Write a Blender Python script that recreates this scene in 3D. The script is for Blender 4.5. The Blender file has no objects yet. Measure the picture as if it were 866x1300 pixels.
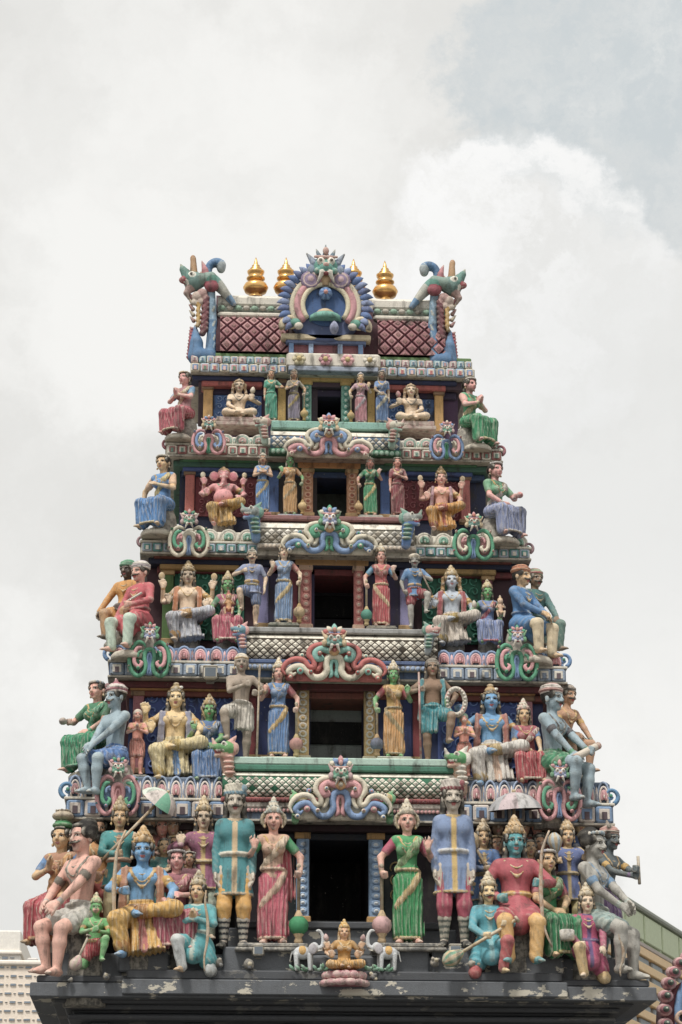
import bpy, math, random
import numpy as np
from mathutils import Vector, Matrix
random.seed(7)
SC = bpy.context.scene
COL = SC.collection
R = math.radians
# ------------------------------------------------------------------ camera, sky, sun, exposure
FPX, PW, PH = 3200.0, 866.0, 1300.0            # focal length in photograph pixels
CAM = np.array((-1.90, -32.0, -4.5)); YAW, PITCH = R(3.4), R(18.4)
cd = bpy.data.cameras.new('camera'); cam = bpy.data.objects.new('camera', cd); COL.objects.link(cam)
cam.location = CAM; cam.rotation_euler = (math.pi/2 + PITCH, 0, -YAW)
cd.sensor_fit = 'VERTICAL'; cd.sensor_height = 36.0; cd.lens = FPX/PH*36.0; cd.clip_end = 4000; cd.clip_start = .5
SC.camera = cam
SUN_EL, SUN_AZ = R(60), R(-28)                 # azimuth from the viewer's back, to the left
SC.view_settings.view_transform = 'Standard'; SC.view_settings.look = 'None'
SC.view_settings.exposure = 0.0; SC.view_settings.gamma = 1.0
sl = bpy.data.lights.new('sun', 'SUN'); sl.energy = 2.8; sl.angle = R(9); sl.color = (1, .965, .91)
so = bpy.data.objects.new('sun', sl); COL.objects.link(so)
sdir = Vector((math.sin(SUN_AZ)*math.cos(SUN_EL), -math.cos(SUN_AZ)*math.cos(SUN_EL), math.sin(SUN_EL)))
so.rotation_euler = sdir.to_track_quat('Z', 'Y').to_euler(); so.location = sdir*60

def cam_dir(px, py):
    dx, dz = (px-PW/2)/FPX, (PH/2-py)/FPX
    f = np.array((math.sin(YAW)*math.cos(PITCH), math.cos(YAW)*math.cos(PITCH), math.sin(PITCH)))
    r = np.array((math.cos(YAW), -math.sin(YAW), 0)); u = np.cross(r, f)
    return f + dx*r + dz*u
def at(px, py, Y):                              # the point of the depth plane y = Y seen at a pixel
    d = cam_dir(px, py); return CAM + d*((Y-CAM[1])/d[1])
def proj(p):
    f = np.array((math.sin(YAW)*math.cos(PITCH), math.cos(YAW)*math.cos(PITCH), math.sin(PITCH)))
    r = np.array((math.cos(YAW), -math.sin(YAW), 0)); u = np.cross(r, f)
    q = np.array(p)-CAM; w = q@f
    return PW/2 + FPX*(q@r)/w, PH/2 - FPX*(q@u)/w
def AZ(py, Y):                                  # height on the tower's axis (x = 0) at a picture row
    z0, z1 = at(425, py, Y)[2]-.5, at(425, py, Y)[2]+.5
    for _ in range(30):
        m = (z0+z1)/2
        if proj((0, Y, m))[1] > py: z0 = m
        else: z1 = m
    return (z0+z1)/2

def lin(c):
    if isinstance(c, str):
        c = c.lstrip('#'); c = [int(c[i:i+2], 16)/255 for i in (0, 2, 4)]
    return tuple((x/12.92 if x <= .04045 else ((x+.055)/1.055)**2.4) for x in c[:3])

class NT:
    def __init__(s, tree): s.t = tree; tree.nodes.clear()
    def n(s, typ, inp=None, **kw):
        o = s.t.nodes.new(typ)
        for k, v in kw.items(): setattr(o, k, v)
        for k, v in (inp or {}).items():
            if isinstance(v, bpy.types.NodeSocket): s.t.links.new(v, o.inputs[k])
            else: o.inputs[k].default_value = v
        return o
    def math(s, op, a, b=0.0, clamp=False):
        return s.n('ShaderNodeMath', {0: a, 1: b}, operation=op, use_clamp=clamp).outputs[0]
    def ramp(s, v, a, b, lo=0.0, hi=1.0):
        return s.n('ShaderNodeMapRange', {'Value': v, 'From Min': a, 'From Max': b, 'To Min': lo, 'To Max': hi}, interpolation_type='SMOOTHSTEP').outputs[0]
    def mix(s, f, a, b, blend='MIX'):
        o = s.n('ShaderNodeMix', data_type='RGBA', blend_type=blend)
        for k, v in ((0, f), (6, a), (7, b)):
            if isinstance(v, bpy.types.NodeSocket): s.t.links.new(v, o.inputs[k])
            else: o.inputs[k].default_value = v if k == 0 else (tuple(v)+(1,))[:4]
        return o.outputs[2]
    def noise(s, vec, scale, detail=4, rough=.55, dist=0.0):
        return s.n('ShaderNodeTexNoise', {'Vector': vec, 'Scale': scale, 'Detail': detail, 'Roughness': rough, 'Distortion': dist}).outputs[0]

# world: a Nishita sky almost hidden by thick bright cloud, with one thinner blue-grey opening
w = bpy.data.worlds.new('World'); SC.world = w; w.use_nodes = True
T = NT(w.node_tree)
sky = T.n('ShaderNodeTexSky', sky_type='NISHITA', sun_disc=False, sun_elevation=SUN_EL, sun_rotation=math.pi-SUN_AZ)
tc = T.n('ShaderNodeTexCoord').outputs['Generated']
def dirdist(px, py, vec):
    d = cam_dir(px, py); d = d/np.linalg.norm(d)
    return T.n('ShaderNodeVectorMath', {0: vec, 1: tuple(d)}, operation='DISTANCE').outputs['Value']
warp = T.n('ShaderNodeTexNoise', {'Vector': tc, 'Scale': 16.0, 'Detail': 10.0, 'Roughness': .66})
wv = T.n('ShaderNodeVectorMath', {0: warp.outputs['Color'], 1: (.5, .5, .5)}, operation='SUBTRACT').outputs[0]
wv = T.n('ShaderNodeVectorMath', {0: wv, 'Scale': .092}, operation='SCALE').outputs[0]
tcw = T.n('ShaderNodeVectorMath', {0: tc, 1: wv}, operation='ADD').outputs[0]
n3 = T.noise(tcw, 34.0, 8, .62); n1 = T.noise(tcw, 7.0, 6, .5); n2 = T.noise(tcw, 20.0, 7, .6)
cl = T.mix(T.ramp(n1, .38, .62), (.80, .792, .762), (.95, .942, .912))          # broad grey and white veils
gap = T.ramp(dirdist(800, 95, tcw), .060, .074, 1, 0)                            # the opening, upper right
gap = T.math('MULTIPLY', gap, T.ramp(n3, .32, .62, .55, 1))
cl = T.mix(gap, cl, (.63, .675, .69))
bank = T.math('MULTIPLY', T.ramp(dirdist(640, 372, tcw), .051, .064, 1, 0), T.ramp(n3, .34, .60, .35, 1))
cl = T.mix(bank, cl, (.99, .985, .97))                                          # the bright cumulus below it
low = T.ramp(dirdist(830, 560, tcw), .03, .14, 1, 0)
cl = T.mix(T.math('MULTIPLY', low, .5), cl, (.76, .765, .75))
cl10 = T.mix(1.0, cl, (10.0, 10.0, 10.0), 'MULTIPLY')
skc = T.mix(.96, sky.outputs[0], cl10)
bg = T.n('ShaderNodeBackground', {'Color': skc, 'Strength': .1})
T.n('ShaderNodeOutputWorld', {'Surface': bg.outputs[0]})

# ------------------------------------------------------------------ materials
def paint_mat(name, attr=True, color=(.5, .5, .5), rough=.72, dirt=.5, chips=.25, peel=0.0, metal=0.0, bump=.35, spec=.3, fine=1.0, sat=.86, val=1.0, wear=0.0, grime=0.0, cloth=False):
    m = bpy.data.materials.new(name); m.use_nodes = True; t = NT(m.node_tree)
    pos = t.n('ShaderNodeNewGeometry').outputs['Position']
    if attr: c = t.n('ShaderNodeAttribute', attribute_name='Col').outputs['Color']
    else: c = t.n('ShaderNodeRGB').outputs[0]; c.default_value = tuple(color)+(1,)
    c = t.n('ShaderNodeHueSaturation', {'Color': c, 'Saturation': sat, 'Value': val}).outputs[0]
    if wear:                                    # paint rubbed pale on raised edges and folds
        pt = t.n('ShaderNodeNewGeometry').outputs['Pointiness']
        wr = t.math('MULTIPLY', t.ramp(pt, .505, .565), t.ramp(t.noise(pos, 14, 4, .6), .38, .6, .25, 1))
        c = t.mix(t.math('MULTIPLY', wr, wear), c, (.62, .57, .48))
    if cloth:                                   # moulded drapery: fine folds, paint thinned on their ridges
        oc = t.n('ShaderNodeTexCoord').outputs['Object']
        om = t.n('ShaderNodeMapping', {'Vector': oc, 'Scale': (1.0, .6, .16)}).outputs[0]
        wvn = t.n('ShaderNodeTexWave', {'Vector': om, 'Scale': 10.5, 'Distortion': 7.0, 'Detail': 3.0, 'Detail Scale': 1.6}, wave_type='BANDS', bands_direction='X', wave_profile='SIN').outputs['Fac']
        c = t.mix(t.math('MULTIPLY', t.ramp(wvn, .6, 1.0), t.ramp(t.noise(pos, 9, 4, .6), .35, .62, .06, .34)), c, (.66, .60, .50))
    # tonal variation of hand-mixed paint
    nv = t.noise(pos, 2.3, 5, .6)
    c = t.mix(t.ramp(nv, .3, .7, 0, .22), c, t.mix(1.0, c, (.62, .6, .56), 'MULTIPLY'))
    nf = t.noise(pos, 26.0*fine, 4, .65)
    c = t.mix(t.ramp(nf, .42, .72, 0, .3), c, t.mix(1.0, c, (1.35, 1.33, 1.28), 'MULTIPLY'))
    # grime running down
    mp = t.n('ShaderNodeMapping', {'Vector': pos, 'Scale': (9.0, 9.0, 1.6)}).outputs[0]
    st = t.math('MULTIPLY', t.ramp(t.noise(mp, 1.0, 5, .6), .47-grime, .70-grime), t.ramp(t.noise(pos, 5.0, 4, .7), .35-grime, .62-grime))
    c = t.mix(t.math('MULTIPLY', st, dirt), c, (.055, .05, .043))
    sp = t.math('MULTIPLY', t.ramp(t.noise(pos, 55.0*fine, 3, .6), .62, .70), dirt*.8)
    c = t.mix(sp, c, (.07, .06, .05))
    # small chips showing plaster
    ch = t.math('MULTIPLY', t.ramp(t.noise(pos, 17.0*fine, 6, .7), .665, .70), chips)
    c = t.mix(ch, c, (.56, .52, .44))
    if peel:
        pp = t.n('ShaderNodeMapping', {'Vector': pos, 'Scale': (1.0, 1.0, 2.0)}).outputs[0]
        pe = t.ramp(t.noise(pp, 2.1, 8, .66), .575, .59)
        c = t.mix(t.math('MULTIPLY', pe, peel), c, (.60, .555, .46))
    h = t.math('ADD', t.math('MULTIPLY', nf, .5), t.noise(pos, 90*fine, 2, .5))
    if cloth: h = t.math('ADD', h, t.math('MULTIPLY', wvn, 1.6))
    b = t.n('ShaderNodeBump', {'Height': h, 'Strength': bump, 'Distance': .012})
    bs = t.n('ShaderNodeBsdfPrincipled', {'Base Color': c, 'Roughness': rough, 'Metallic': metal, 'Specular IOR Level': spec, 'Normal': b.outputs[0]})
    t.n('ShaderNodeOutputMaterial', {'Surface': bs.outputs[0]})
    return m
PAINT = paint_mat('weathered_paint', dirt=.85, chips=.65, sat=.80, val=1.12, bump=.6)
CLOTH = paint_mat('painted_drapery', dirt=.68, chips=.45, grime=.015, rough=.62, spec=.4, fine=1.15, sat=.9, wear=.6, cloth=True, bump=.8, val=1.1)
STAT = paint_mat('statue_paint', dirt=.72, chips=.5, rough=.62, spec=.4, fine=1.15, sat=.86, wear=.65, val=1.13, bump=.7, grime=.015)
WHITE = paint_mat('weathered_whitewash', dirt=.8, chips=.2, grime=.02, val=1.25)
SLATE = paint_mat('slate_grey_paint', attr=False, color=(.135, .145, .16), dirt=.35, chips=.12, peel=.95, rough=.6)
SLATEP = paint_mat('dark_grey_paint', attr=False, color=(.085, .09, .10), dirt=.3, chips=.05, peel=.12, rough=.6)
GOLD = paint_mat('gilded_copper', attr=False, color=(.83, .45, .09), metal=.9, rough=.33, dirt=.35, chips=0, bump=.15)
FAR = paint_mat('far_wall_paint', val=.98, dirt=.06, chips=0, bump=.05, fine=.2)  # distance haze is put into the pale colours of the far buildings
def glass_mat(name, col, rough=.15):
    m = bpy.data.materials.new(name); m.use_nodes = True; t = NT(m.node_tree)
    pos = t.n('ShaderNodeNewGeometry').outputs['Position']
    c = t.mix(t.ramp(t.noise(pos, .35, 3, .6), .35, .65), tuple(x*.7 for x in col), col)
    bs = t.n('ShaderNodeBsdfPrincipled', {'Base Color': c, 'Roughness': rough, 'Specular IOR Level': .6})
    t.n('ShaderNodeOutputMaterial', {'Surface': bs.outputs[0]}); return m
GLASS = glass_mat('window_glass', (.16, .19, .22))

# ------------------------------------------------------------------ object helpers
def empty(name, loc=(0, 0, 0), parent=None, rz=0.0, s=1.0):
    o = bpy.data.objects.new(name, None); COL.objects.link(o); o.location = loc
    o.rotation_euler = (0, 0, rz); o.scale = (s, s, s); o.empty_display_size = .1
    if parent: o.parent = parent
    return o
def tag(o, label=None, cat=None, group=None, kind=None):
    if label: o['label'] = label
    if cat: o['category'] = cat
    if group: o['group'] = group
    if kind: o['kind'] = kind
    return o
def link(name, me, parent=None, loc=None, kind=None, s=None, rz=None):
    o = bpy.data.objects.new(name, me); COL.objects.link(o)
    if parent: o.parent = parent
    if loc is not None: o.location = loc
    if s is not None: o.scale = s if hasattr(s, '__len__') else (s, s, s)
    if rz is not None: o.rotation_euler = (0, 0, rz)
    if kind: o['kind'] = kind
    return o
def mesh_np(name, V, Q, colors=None, mat=None, smooth=True, tri=False):
    V = np.ascontiguousarray(V, np.float32); Q = np.ascontiguousarray(Q, np.int32); n = Q.shape[1]
    me = bpy.data.meshes.new(name); me.vertices.add(len(V)); me.vertices.foreach_set('co', V.ravel())
    me.loops.add(Q.size); me.loops.foreach_set('vertex_index', Q.ravel())
    me.polygons.add(len(Q)); me.polygons.foreach_set('loop_start', np.arange(0, Q.size, n, dtype=np.int32))
    me.polygons.foreach_set('use_smooth', np.full(len(Q), smooth, bool))
    me.update(calc_edges=True)
    if colors is not None:
        a = me.color_attributes.new('Col', 'FLOAT_COLOR', 'POINT')
        a.data.foreach_set('color', np.hstack([colors, np.ones((len(V), 1))]).astype(np.float32).ravel())
    if mat: me.materials.append(mat)
    return me

class MB:                                       # a mesh of coloured polygons
    def __init__(s): s.v = []; s.f = []; s.c = []; s.sm = []
    def face(s, pts, col, sm=False):
        b = len(s.v); s.v += [tuple(p) for p in pts]; s.f.append(tuple(range(b, b+len(pts)))); s.c.append(lin(col)); s.sm.append(sm)
    def grid(s, P, col, closed=False, sm=True, capends=False, colf=None):
        P = np.asarray(P, float); n, m = P.shape[:2]; b = len(s.v); s.v += [tuple(p) for p in P.reshape(-1, 3)]
        cc = lin(col) if not colf else None
        for i in range(n-1):
            for j in range(m if closed else m-1):
                j2 = (j+1) % m
                s.f.append((b+i*m+j, b+i*m+j2, b+(i+1)*m+j2, b+(i+1)*m+j)); s.c.append(cc if cc else lin(colf(i, j))); s.sm.append(sm)
        if capends:
            for i, rev in ((0, True), (n-1, False)):
                q = [b+i*m+j for j in range(m)]
                s.f.append(tuple(q[::-1] if rev else q)); s.c.append(cc if cc else lin(colf(i if i == 0 else i-1, 0))); s.sm.append(False)
    def box(s, x0, x1, y0, y1, z0, z1, col, bev=0.0):
        if bev <= 0:
            P = [(x0, y0, z0), (x1, y0, z0), (x1, y1, z0), (x0, y1, z0), (x0, y0, z1), (x1, y0, z1), (x1, y1, z1), (x0, y1, z1)]
            b = len(s.v); s.v += P; c = lin(col)
            for f in ((0, 3, 2, 1), (4, 5, 6, 7), (0, 1, 5, 4), (1, 2, 6, 5), (2, 3, 7, 6), (3, 0, 4, 7)):
                s.f.append(tuple(b+i for i in f)); s.c.append(c); s.sm.append(False)
        else:
            e = min(bev, (x1-x0)*.45, (z1-z0)*.45, (y1-y0)*.45)
            rings = []
            for (z, i) in ((z0, e), (z0+e, 0), (z1-e, 0), (z1, e)):
                X0, X1, Y0, Y1 = x0+i, x1-i, y0+i, y1-i; k = e if i == 0 else e*.4
                rings.append([(X0+k, Y0, z), (X1-k, Y0, z), (X1, Y0+k, z), (X1, Y1-k, z), (X1-k, Y1, z), (X0+k, Y1, z), (X0, Y1-k, z), (X0, Y0+k, z)])
            s.grid(rings, col, closed=True, sm=False, capends=True)
    def tube(s, pts, rad, col, n=8, sy=1.0, colf=None):
        P = np.asarray(pts, float); m = len(P); rad = np.broadcast_to(np.asarray(rad, float), (m,))
        tg = np.gradient(P, axis=0); tg /= np.linalg.norm(tg, axis=1)[:, None]+1e-9
        ref = np.array((0, 1.0, 0)); rings = []
        for i in range(m):
            a = np.cross(ref, tg[i]); la = np.linalg.norm(a)
            a = a/la if la > 1e-3 else np.array((1.0, 0, 0)); b_ = np.cross(tg[i], a)
            rings.append([P[i]+rad[i]*(math.cos(q)*a+math.sin(q)*sy*b_) for q in np.linspace(0, 2*math.pi, n, endpoint=False)])
        s.grid(rings, col, closed=True, capends=True, colf=colf)
    def lathe(s, prof, col, n=16, c=(0, 0, 0), colf=None, axis='z', rib=0, ribamp=0.0):
        rings = []
        for (r, z) in prof:
            rings.append([])
            for q in np.linspace(0, 2*math.pi, n, endpoint=False):
                rr = max(r, 1e-4)*(1+ribamp*math.cos(rib*q))
                rings[-1].append((c[0]+rr*math.cos(q), c[1]+rr*math.sin(q), c[2]+z) if axis == 'z' else (c[0]+rr*math.cos(q), c[1]-z, c[2]+rr*math.sin(q)))
        if axis != 'z': rings = [r_[::-1] for r_ in rings]
        s.grid(rings, col, closed=True, capends=True, colf=colf)
    def ball(s, c, r, col, n=10, m=6):
        r = r if hasattr(r, '__len__') else (r, r, r)
        s.grid([[(c[0]+r[0]*math.sin(a)*math.cos(q), c[1]+r[1]*math.sin(a)*math.sin(q), c[2]+r[2]*-math.cos(a)) for q in np.linspace(0, 2*math.pi, n, endpoint=False)]
                for a in np.linspace(.05, math.pi-.05, m)], col, closed=True, capends=True)
    def mesh(s, name, mat):
        me = bpy.data.meshes.new(name); me.from_pydata(s.v, [], s.f)
        me.polygons.foreach_set('use_smooth', s.sm)
        cnt = [len(f) for f in s.f]
        a = me.color_attributes.new('Col', 'FLOAT_COLOR', 'CORNER')
        cc = np.repeat(np.hstack([np.array(s.c), np.ones((len(s.c), 1))]), cnt, axis=0).astype(np.float32)
        a.data.foreach_set('color', cc.ravel()); me.materials.append(mat); me.update()
        return me
    def build(s, name, parent=None, mat=None, kind=None, loc=None):
        return link(name, s.mesh(name, mat or PAINT), parent, loc, kind)
def smooth_path(P, n=6):
    P = np.asarray(P, float); Q = np.vstack([2*P[0]-P[1], P, 2*P[-1]-P[-2]]); out = []
    for i in range(1, len(Q)-2):
        for t in np.linspace(0, 1, n, endpoint=False):
            out.append(.5*((2*Q[i])+(-Q[i-1]+Q[i+1])*t+(2*Q[i-1]-5*Q[i]+4*Q[i+1]-Q[i+2])*t*t+(-Q[i-1]+3*Q[i]-3*Q[i+1]+Q[i+2])*t**3))
    out.append(P[-1]); return np.array(out)

# ------------------------------------------------------------------ distance fields -> one continuous skin
def V3(*a): return np.array(a, float)
def unit(v): v = np.asarray(v, float); return v/(np.linalg.norm(v)+1e-9)
class Fld:
    def __init__(s): s.p = []; s.paints = []
    def cap(s, a, b, ra, rb, col, k=.014, sy=1.0, flat=False, fr=None, fold=None):
        s.p.append(dict(t='c', a=V3(*a), b=V3(*b), ra=ra, rb=rb, col=lin(col), k=k, sy=sy, flat=flat, fr=fr, fold=fold)); return s
    def ell(s, c, r, col, k=.014, fr=None, fold=None):
        r = (r, r, r) if not hasattr(r, '__len__') else r
        s.p.append(dict(t='e', a=V3(*c), r=V3(*r), col=lin(col), k=k, fr=fr, fold=fold)); return s
    def paint(s, c, r, col, fr=None):
        r = (r, r, r) if not hasattr(r, '__len__') else r
        s.paints.append(dict(t='e', a=V3(*c), r=V3(*r), col=lin(col), fr=fr, fold=None)); return s
    def chain(s, pts, r, col, k=.006):
        for i in range(len(pts)-1): s.cap(pts[i], pts[i+1], r, r, col, k)
        return s
    @staticmethod
    def ev(q, x, y, z):
        x0, y0, z0 = x, y, z
        if q['fr'] is not None:
            Rm, o, sc = q['fr']; x, y, z = x-o[0], y-o[1], z-o[2]
            x, y, z = ((Rm[0, 0]*x+Rm[1, 0]*y+Rm[2, 0]*z)/sc, (Rm[0, 1]*x+Rm[1, 1]*y+Rm[2, 1]*z)/sc, (Rm[0, 2]*x+Rm[1, 2]*y+Rm[2, 2]*z)/sc)
        else: sc = 1.0
        if q['t'] == 'e':
            a, r = q['a'], q['r']; X, Y, Z = (x-a[0])/r[0], (y-a[1])/r[1], (z-a[2])/r[2]
            k0 = np.sqrt(X*X+Y*Y+Z*Z)+1e-6; k1 = np.sqrt((X/r[0])**2+(Y/r[1])**2+(Z/r[2])**2)+1e-6
            d = k0*(k0-1)/k1
        else:
            a, b, sy = q['a'], q['b'], q['sy']
            ba = b-a; L2 = ba@ba+1e-9
            t = ((x-a[0])*ba[0]+(y-a[1])*ba[1]+(z-a[2])*ba[2])/L2; tc = np.clip(t, 0, 1)
            dx, dy, dz = x-a[0]-tc*ba[0], (y-a[1]-tc*ba[1])/sy, z-a[2]-tc*ba[2]
            d = (np.sqrt(dx*dx+dy*dy+dz*dz)-(q['ra']+(q['rb']-q['ra'])*tc))*min(1.0, max(sy, .4))
            if q['flat']:
                L = math.sqrt(L2); d = np.maximum(d, np.maximum(-t*L, (t-1)*L))
        d = d*sc
        if q['fold']:
            am, nx, ny, nz, fq = q['fold']
            d = d+am*np.sin(fq*(nx*x0+ny*y0+nz*z0)+1.5*np.sin(9*z0+5*x0+4*y0)+1.0*np.sin(33*x0+2.0))
        return d
    @staticmethod
    def bounds(q):
        if q['t'] == 'e': lo, hi = q['a']-q['r'], q['a']+q['r']
        else:
            rr = max(q['ra'], q['rb'])*max(1, q['sy']); lo, hi = np.minimum(q['a'], q['b'])-rr, np.maximum(q['a'], q['b'])+rr
        if q['fr'] is not None:
            Rm, o, sc = q['fr']; cs = np.array([[(lo, hi)[i][0], (lo, hi)[j][1], (lo, hi)[k][2]] for i in (0, 1) for j in (0, 1) for k in (0, 1)])
            cs = cs*sc@Rm.T+o; lo, hi = cs.min(0), cs.max(0)
        m = q['fold'][0] if q['fold'] else 0
        return lo-m, hi+m
    def front(s, x, z, y0=-.45, y1=.1):          # front surface depth at (x, z)
        ys = np.linspace(y0, y1, 140); d = np.full(140, 9.0)
        for q in s.p: d = np.minimum(d, Fld.ev(q, np.full(140, x), ys, np.full(140, z)))
        i = np.argmax(d < 0)
        return float(ys[i]) if d[i] < 0 else 0.0
    def mesh(s, name, vox, mat, fine=None):
        B = [Fld.bounds(q) for q in s.p]; lo = np.min([b[0] for b in B], 0)-3*vox; hi = np.max([b[1] for b in B], 0)+3*vox
        ax = []
        for i in range(3):
            if fine is None: ax.append(np.arange(lo[i], hi[i]+vox, vox))
            else:
                f0, f1, fv = fine[0][i], fine[1][i], fine[2]; f0 = max(f0, lo[i]+vox); f1 = min(f1, hi[i]-vox)
                ax.append(np.concatenate([np.arange(f0, lo[i]-vox, -vox)[1:][::-1], np.arange(f0, f1, fv), np.arange(f1, hi[i]+vox, vox)]))
        xs, ys, zs = ax
        F = np.full((len(xs), len(ys), len(zs)), 1.0, np.float32)
        for q, b in zip(s.p, B):
            pad = q['k']*1.1+2.6*vox
            i0, i1 = np.searchsorted(xs, b[0][0]-pad), np.searchsorted(xs, b[1][0]+pad)
            j0, j1 = np.searchsorted(ys, b[0][1]-pad), np.searchsorted(ys, b[1][1]+pad)
            k0, k1 = np.searchsorted(zs, b[0][2]-pad), np.searchsorted(zs, b[1][2]+pad)
            if i1 <= i0 or j1 <= j0 or k1 <= k0: continue
            d = Fld.ev(q, xs[i0:i1, None, None].astype(np.float32), ys[None, j0:j1, None].astype(np.float32), zs[None, None, k0:k1].astype(np.float32)).astype(np.float32)
            f = F[i0:i1, j0:j1, k0:k1]; k = q['k']
            h = np.maximum(k-np.abs(f-d), 0)/k
            F[i0:i1, j0:j1, k0:k1] = np.minimum(f, d)-h*h*k*.25
        V, Q = snet(F, xs, ys, zs)
        best = np.full(len(V), 9.0); C = np.zeros((len(V), 3))
        x, y, z = V[:, 0], V[:, 1], V[:, 2]
        for q in s.p:
            d = Fld.ev(q, x, y, z); m = d < best; best[m] = d[m]; C[m] = q['col']
        for q in s.paints:
            m = Fld.ev(q, x, y, z) < 0; C[m] = q['col']
        return mesh_np(name, V, Q, C, mat)
def snet(F, xs, ys, zs):
    S = F < 0
    cnt = np.zeros(tuple(n-1 for n in F.shape), np.int8)
    for a in (0, 1):
        for b in (0, 1):
            for c in (0, 1):
                cnt += S[a:S.shape[0]-1+a, b:S.shape[1]-1+b, c:S.shape[2]-1+c]
    act = (cnt > 0) & (cnt < 8); I = np.argwhere(act); n = len(I)
    idx = np.full(act.shape, -1, np.int32); idx[act] = np.arange(n)
    i, j, k = I.T; acc = np.zeros((n, 3)); num = np.zeros(n)
    for axn in range(3):
        o1, o2 = [a for a in range(3) if a != axn]
        for u in (0, 1):
            for v in (0, 1):
                c0 = [0, 0, 0]; c0[o1] = u; c0[o2] = v; c1 = list(c0); c1[axn] = 1
                f0 = F[i+c0[0], j+c0[1], k+c0[2]]; f1 = F[i+c1[0], j+c1[1], k+c1[2]]
                m = (f0 < 0) != (f1 < 0); t = np.where(m, f0/np.where(m, f0-f1, 1), 0)
                p = np.tile(np.array(c0, float), (n, 1)); p[:, axn] = t
                acc[m] += p[m]; num[m] += 1
    v = acc/num[:, None]
    V = np.stack([A[q]+v[:, a]*(A[q+1]-A[q]) for a, (A, q) in enumerate(((xs, i), (ys, j), (zs, k)))], 1)
    quads = []
    for axn in range(3):
        sl0 = [slice(1, -1)]*3; sl1 = [slice(1, -1)]*3; sl0[axn] = slice(0, -1); sl1[axn] = slice(1, None)
        A, B = S[tuple(sl0)], S[tuple(sl1)]
        E = np.argwhere(A != B); off = np.ones(3, int); off[axn] = 0; E = E+off
        ins = S[E[:, 0], E[:, 1], E[:, 2]]
        u, w_ = [(1, 2), (2, 0), (0, 1)][axn]
        du = np.zeros(3, int); dw = np.zeros(3, int); du[u] = 1; dw[w_] = 1
        g = lambda e: idx[e[:, 0], e[:, 1], e[:, 2]]
        q = np.stack([g(E-du-dw), g(E-dw), g(E), g(E-du)], 1)
        q[~ins] = q[~ins][:, ::-1]; quads.append(q)
    return V, np.vstack(quads)
# ------------------------------------------------------------------ painted plaster figures
SK = dict(pale='#dcbc9c', tan='#cfa877', pink='#d9a08c', blue='#5e97c4', greyblue='#94a9b3', paleblue='#b3bdca', green='#62a863', teal='#4a9aa0', brown='#8d6f56',
          grey='#a0907f', yellow='#dfc088', rose='#dd9a93', dark='#4b3a33', cream='#e0c4a4', coral='#d78d78', mid='#b98a66', ash='#a7a49c')
INK, WHT, GLD = '#17130f', '#e6e0d2', '#c49a45'
def ik(s, t, l1, l2, pole):
    s, t = np.array(s, float), np.array(t, float); d = t-s; L = np.linalg.norm(d)
    if L > (l1+l2)*.998: d = d/L*(l1+l2)*.998; t = s+d; L = (l1+l2)*.998
    if L < abs(l1-l2)+.02: d = unit(d)*(abs(l1-l2)+.02); t = s+d; L = np.linalg.norm(d)
    u = d/L; a = (l1*l1-l2*l2+L*L)/(2*L); h = math.sqrt(max(l1*l1-a*a, 0))
    p = np.array(pole, float); p = p-u*(p@u); return s+u*a+unit(p)*h, t
HH = .168
def head_frame(c, hy, ht, roll=0, hh=HH):
    cy, sy = math.cos(hy), math.sin(hy); Rz = np.array(((cy, -sy, 0), (sy, cy, 0), (0, 0, 1)))
    ct, st = math.cos(ht), math.sin(ht); Rx = np.array(((1, 0, 0), (0, ct, -st), (0, st, ct)))
    cr, sr = math.cos(roll), math.sin(roll); Ry = np.array(((cr, 0, sr), (0, 1, 0), (-sr, 0, cr)))
    return (Rz@Ry@Rx, np.array(c, float), hh)
def face(f, fr, skin, sex='f', moust=False, beard=None, brow=INK, lips='#b0474a', elder=False):
    e = lambda c, r, col=skin, k=.01: f.ell(c, r, col, k*1.0, fr)
    e((0, .06, .13), (.36, .43, .37)); e((0, -.07, -.13), (.29, .31, .35), k=.012)
    e((0, -.23, -.40), (.10, .10, .09) if sex == 'f' else (.13, .12, .10)); 
    for s in (-1, 1):
        e((s*.15, -.24, -.12), (.12, .11, .12)); e((s*.37, .05, -.04), (.05, .10, .15))
        if sex == 'f' or not moust: e((s*.39, .03, -.27), (.065, .065, .09), GLD, .003)
        f.cap((s*.07, -.37, .13), (s*.25, -.31, .10), .045, .035, skin, .006, fr=fr)
        f.paint((s*.15, -.36, .038), (.098, .10, .048), INK, fr)
        f.paint((s*.15, -.36, .032), (.078, .11, .033), WHT, fr)
        f.paint((s*.148, -.36, .034), (.036, .12, .038), INK, fr)
        f.paint((s*.16, -.36, .135), (.115, .10, .02), brow, fr)
    f.cap((0, -.36, .07), (0, -.45, -.10), .045, .065, skin, .006, fr=fr)
    e((-.045, -.41, -.13), (.04, .05, .035), k=.004); e((.045, -.41, -.13), (.04, .05, .035), k=.004)
    e((0, -.352, -.25), (.092, .045, .022), lips, .003); e((0, -.345, -.29), (.07, .045, .024), lips, .003)
    if sex == 'f' and not beard: f.paint((0, -.43, .22), (.03, .12, .035), '#9c2f2c', fr)
    if moust:
        for s in (-1, 1):
            f.cap((s*.02, -.43, -.19), (s*.16, -.385, -.21), .045, .042, moust, .004, fr=fr); f.cap((s*.16, -.385, -.21), (s*.26, -.30, -.15), .04, .018, moust, .004, fr=fr)
    if beard:
        f.ell((0, -.24, -.42), (.27, .2, .24), beard, .01, fr); f.cap((0, -.22, -.5), (0, -.16, -.8), .17, .05, beard, .01, fr=fr)
        for s in (-1, 1): f.cap((s*.3, -.03, -.05), (s*.2, -.2, -.38), .07, .1, beard, .008, fr=fr)
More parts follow.
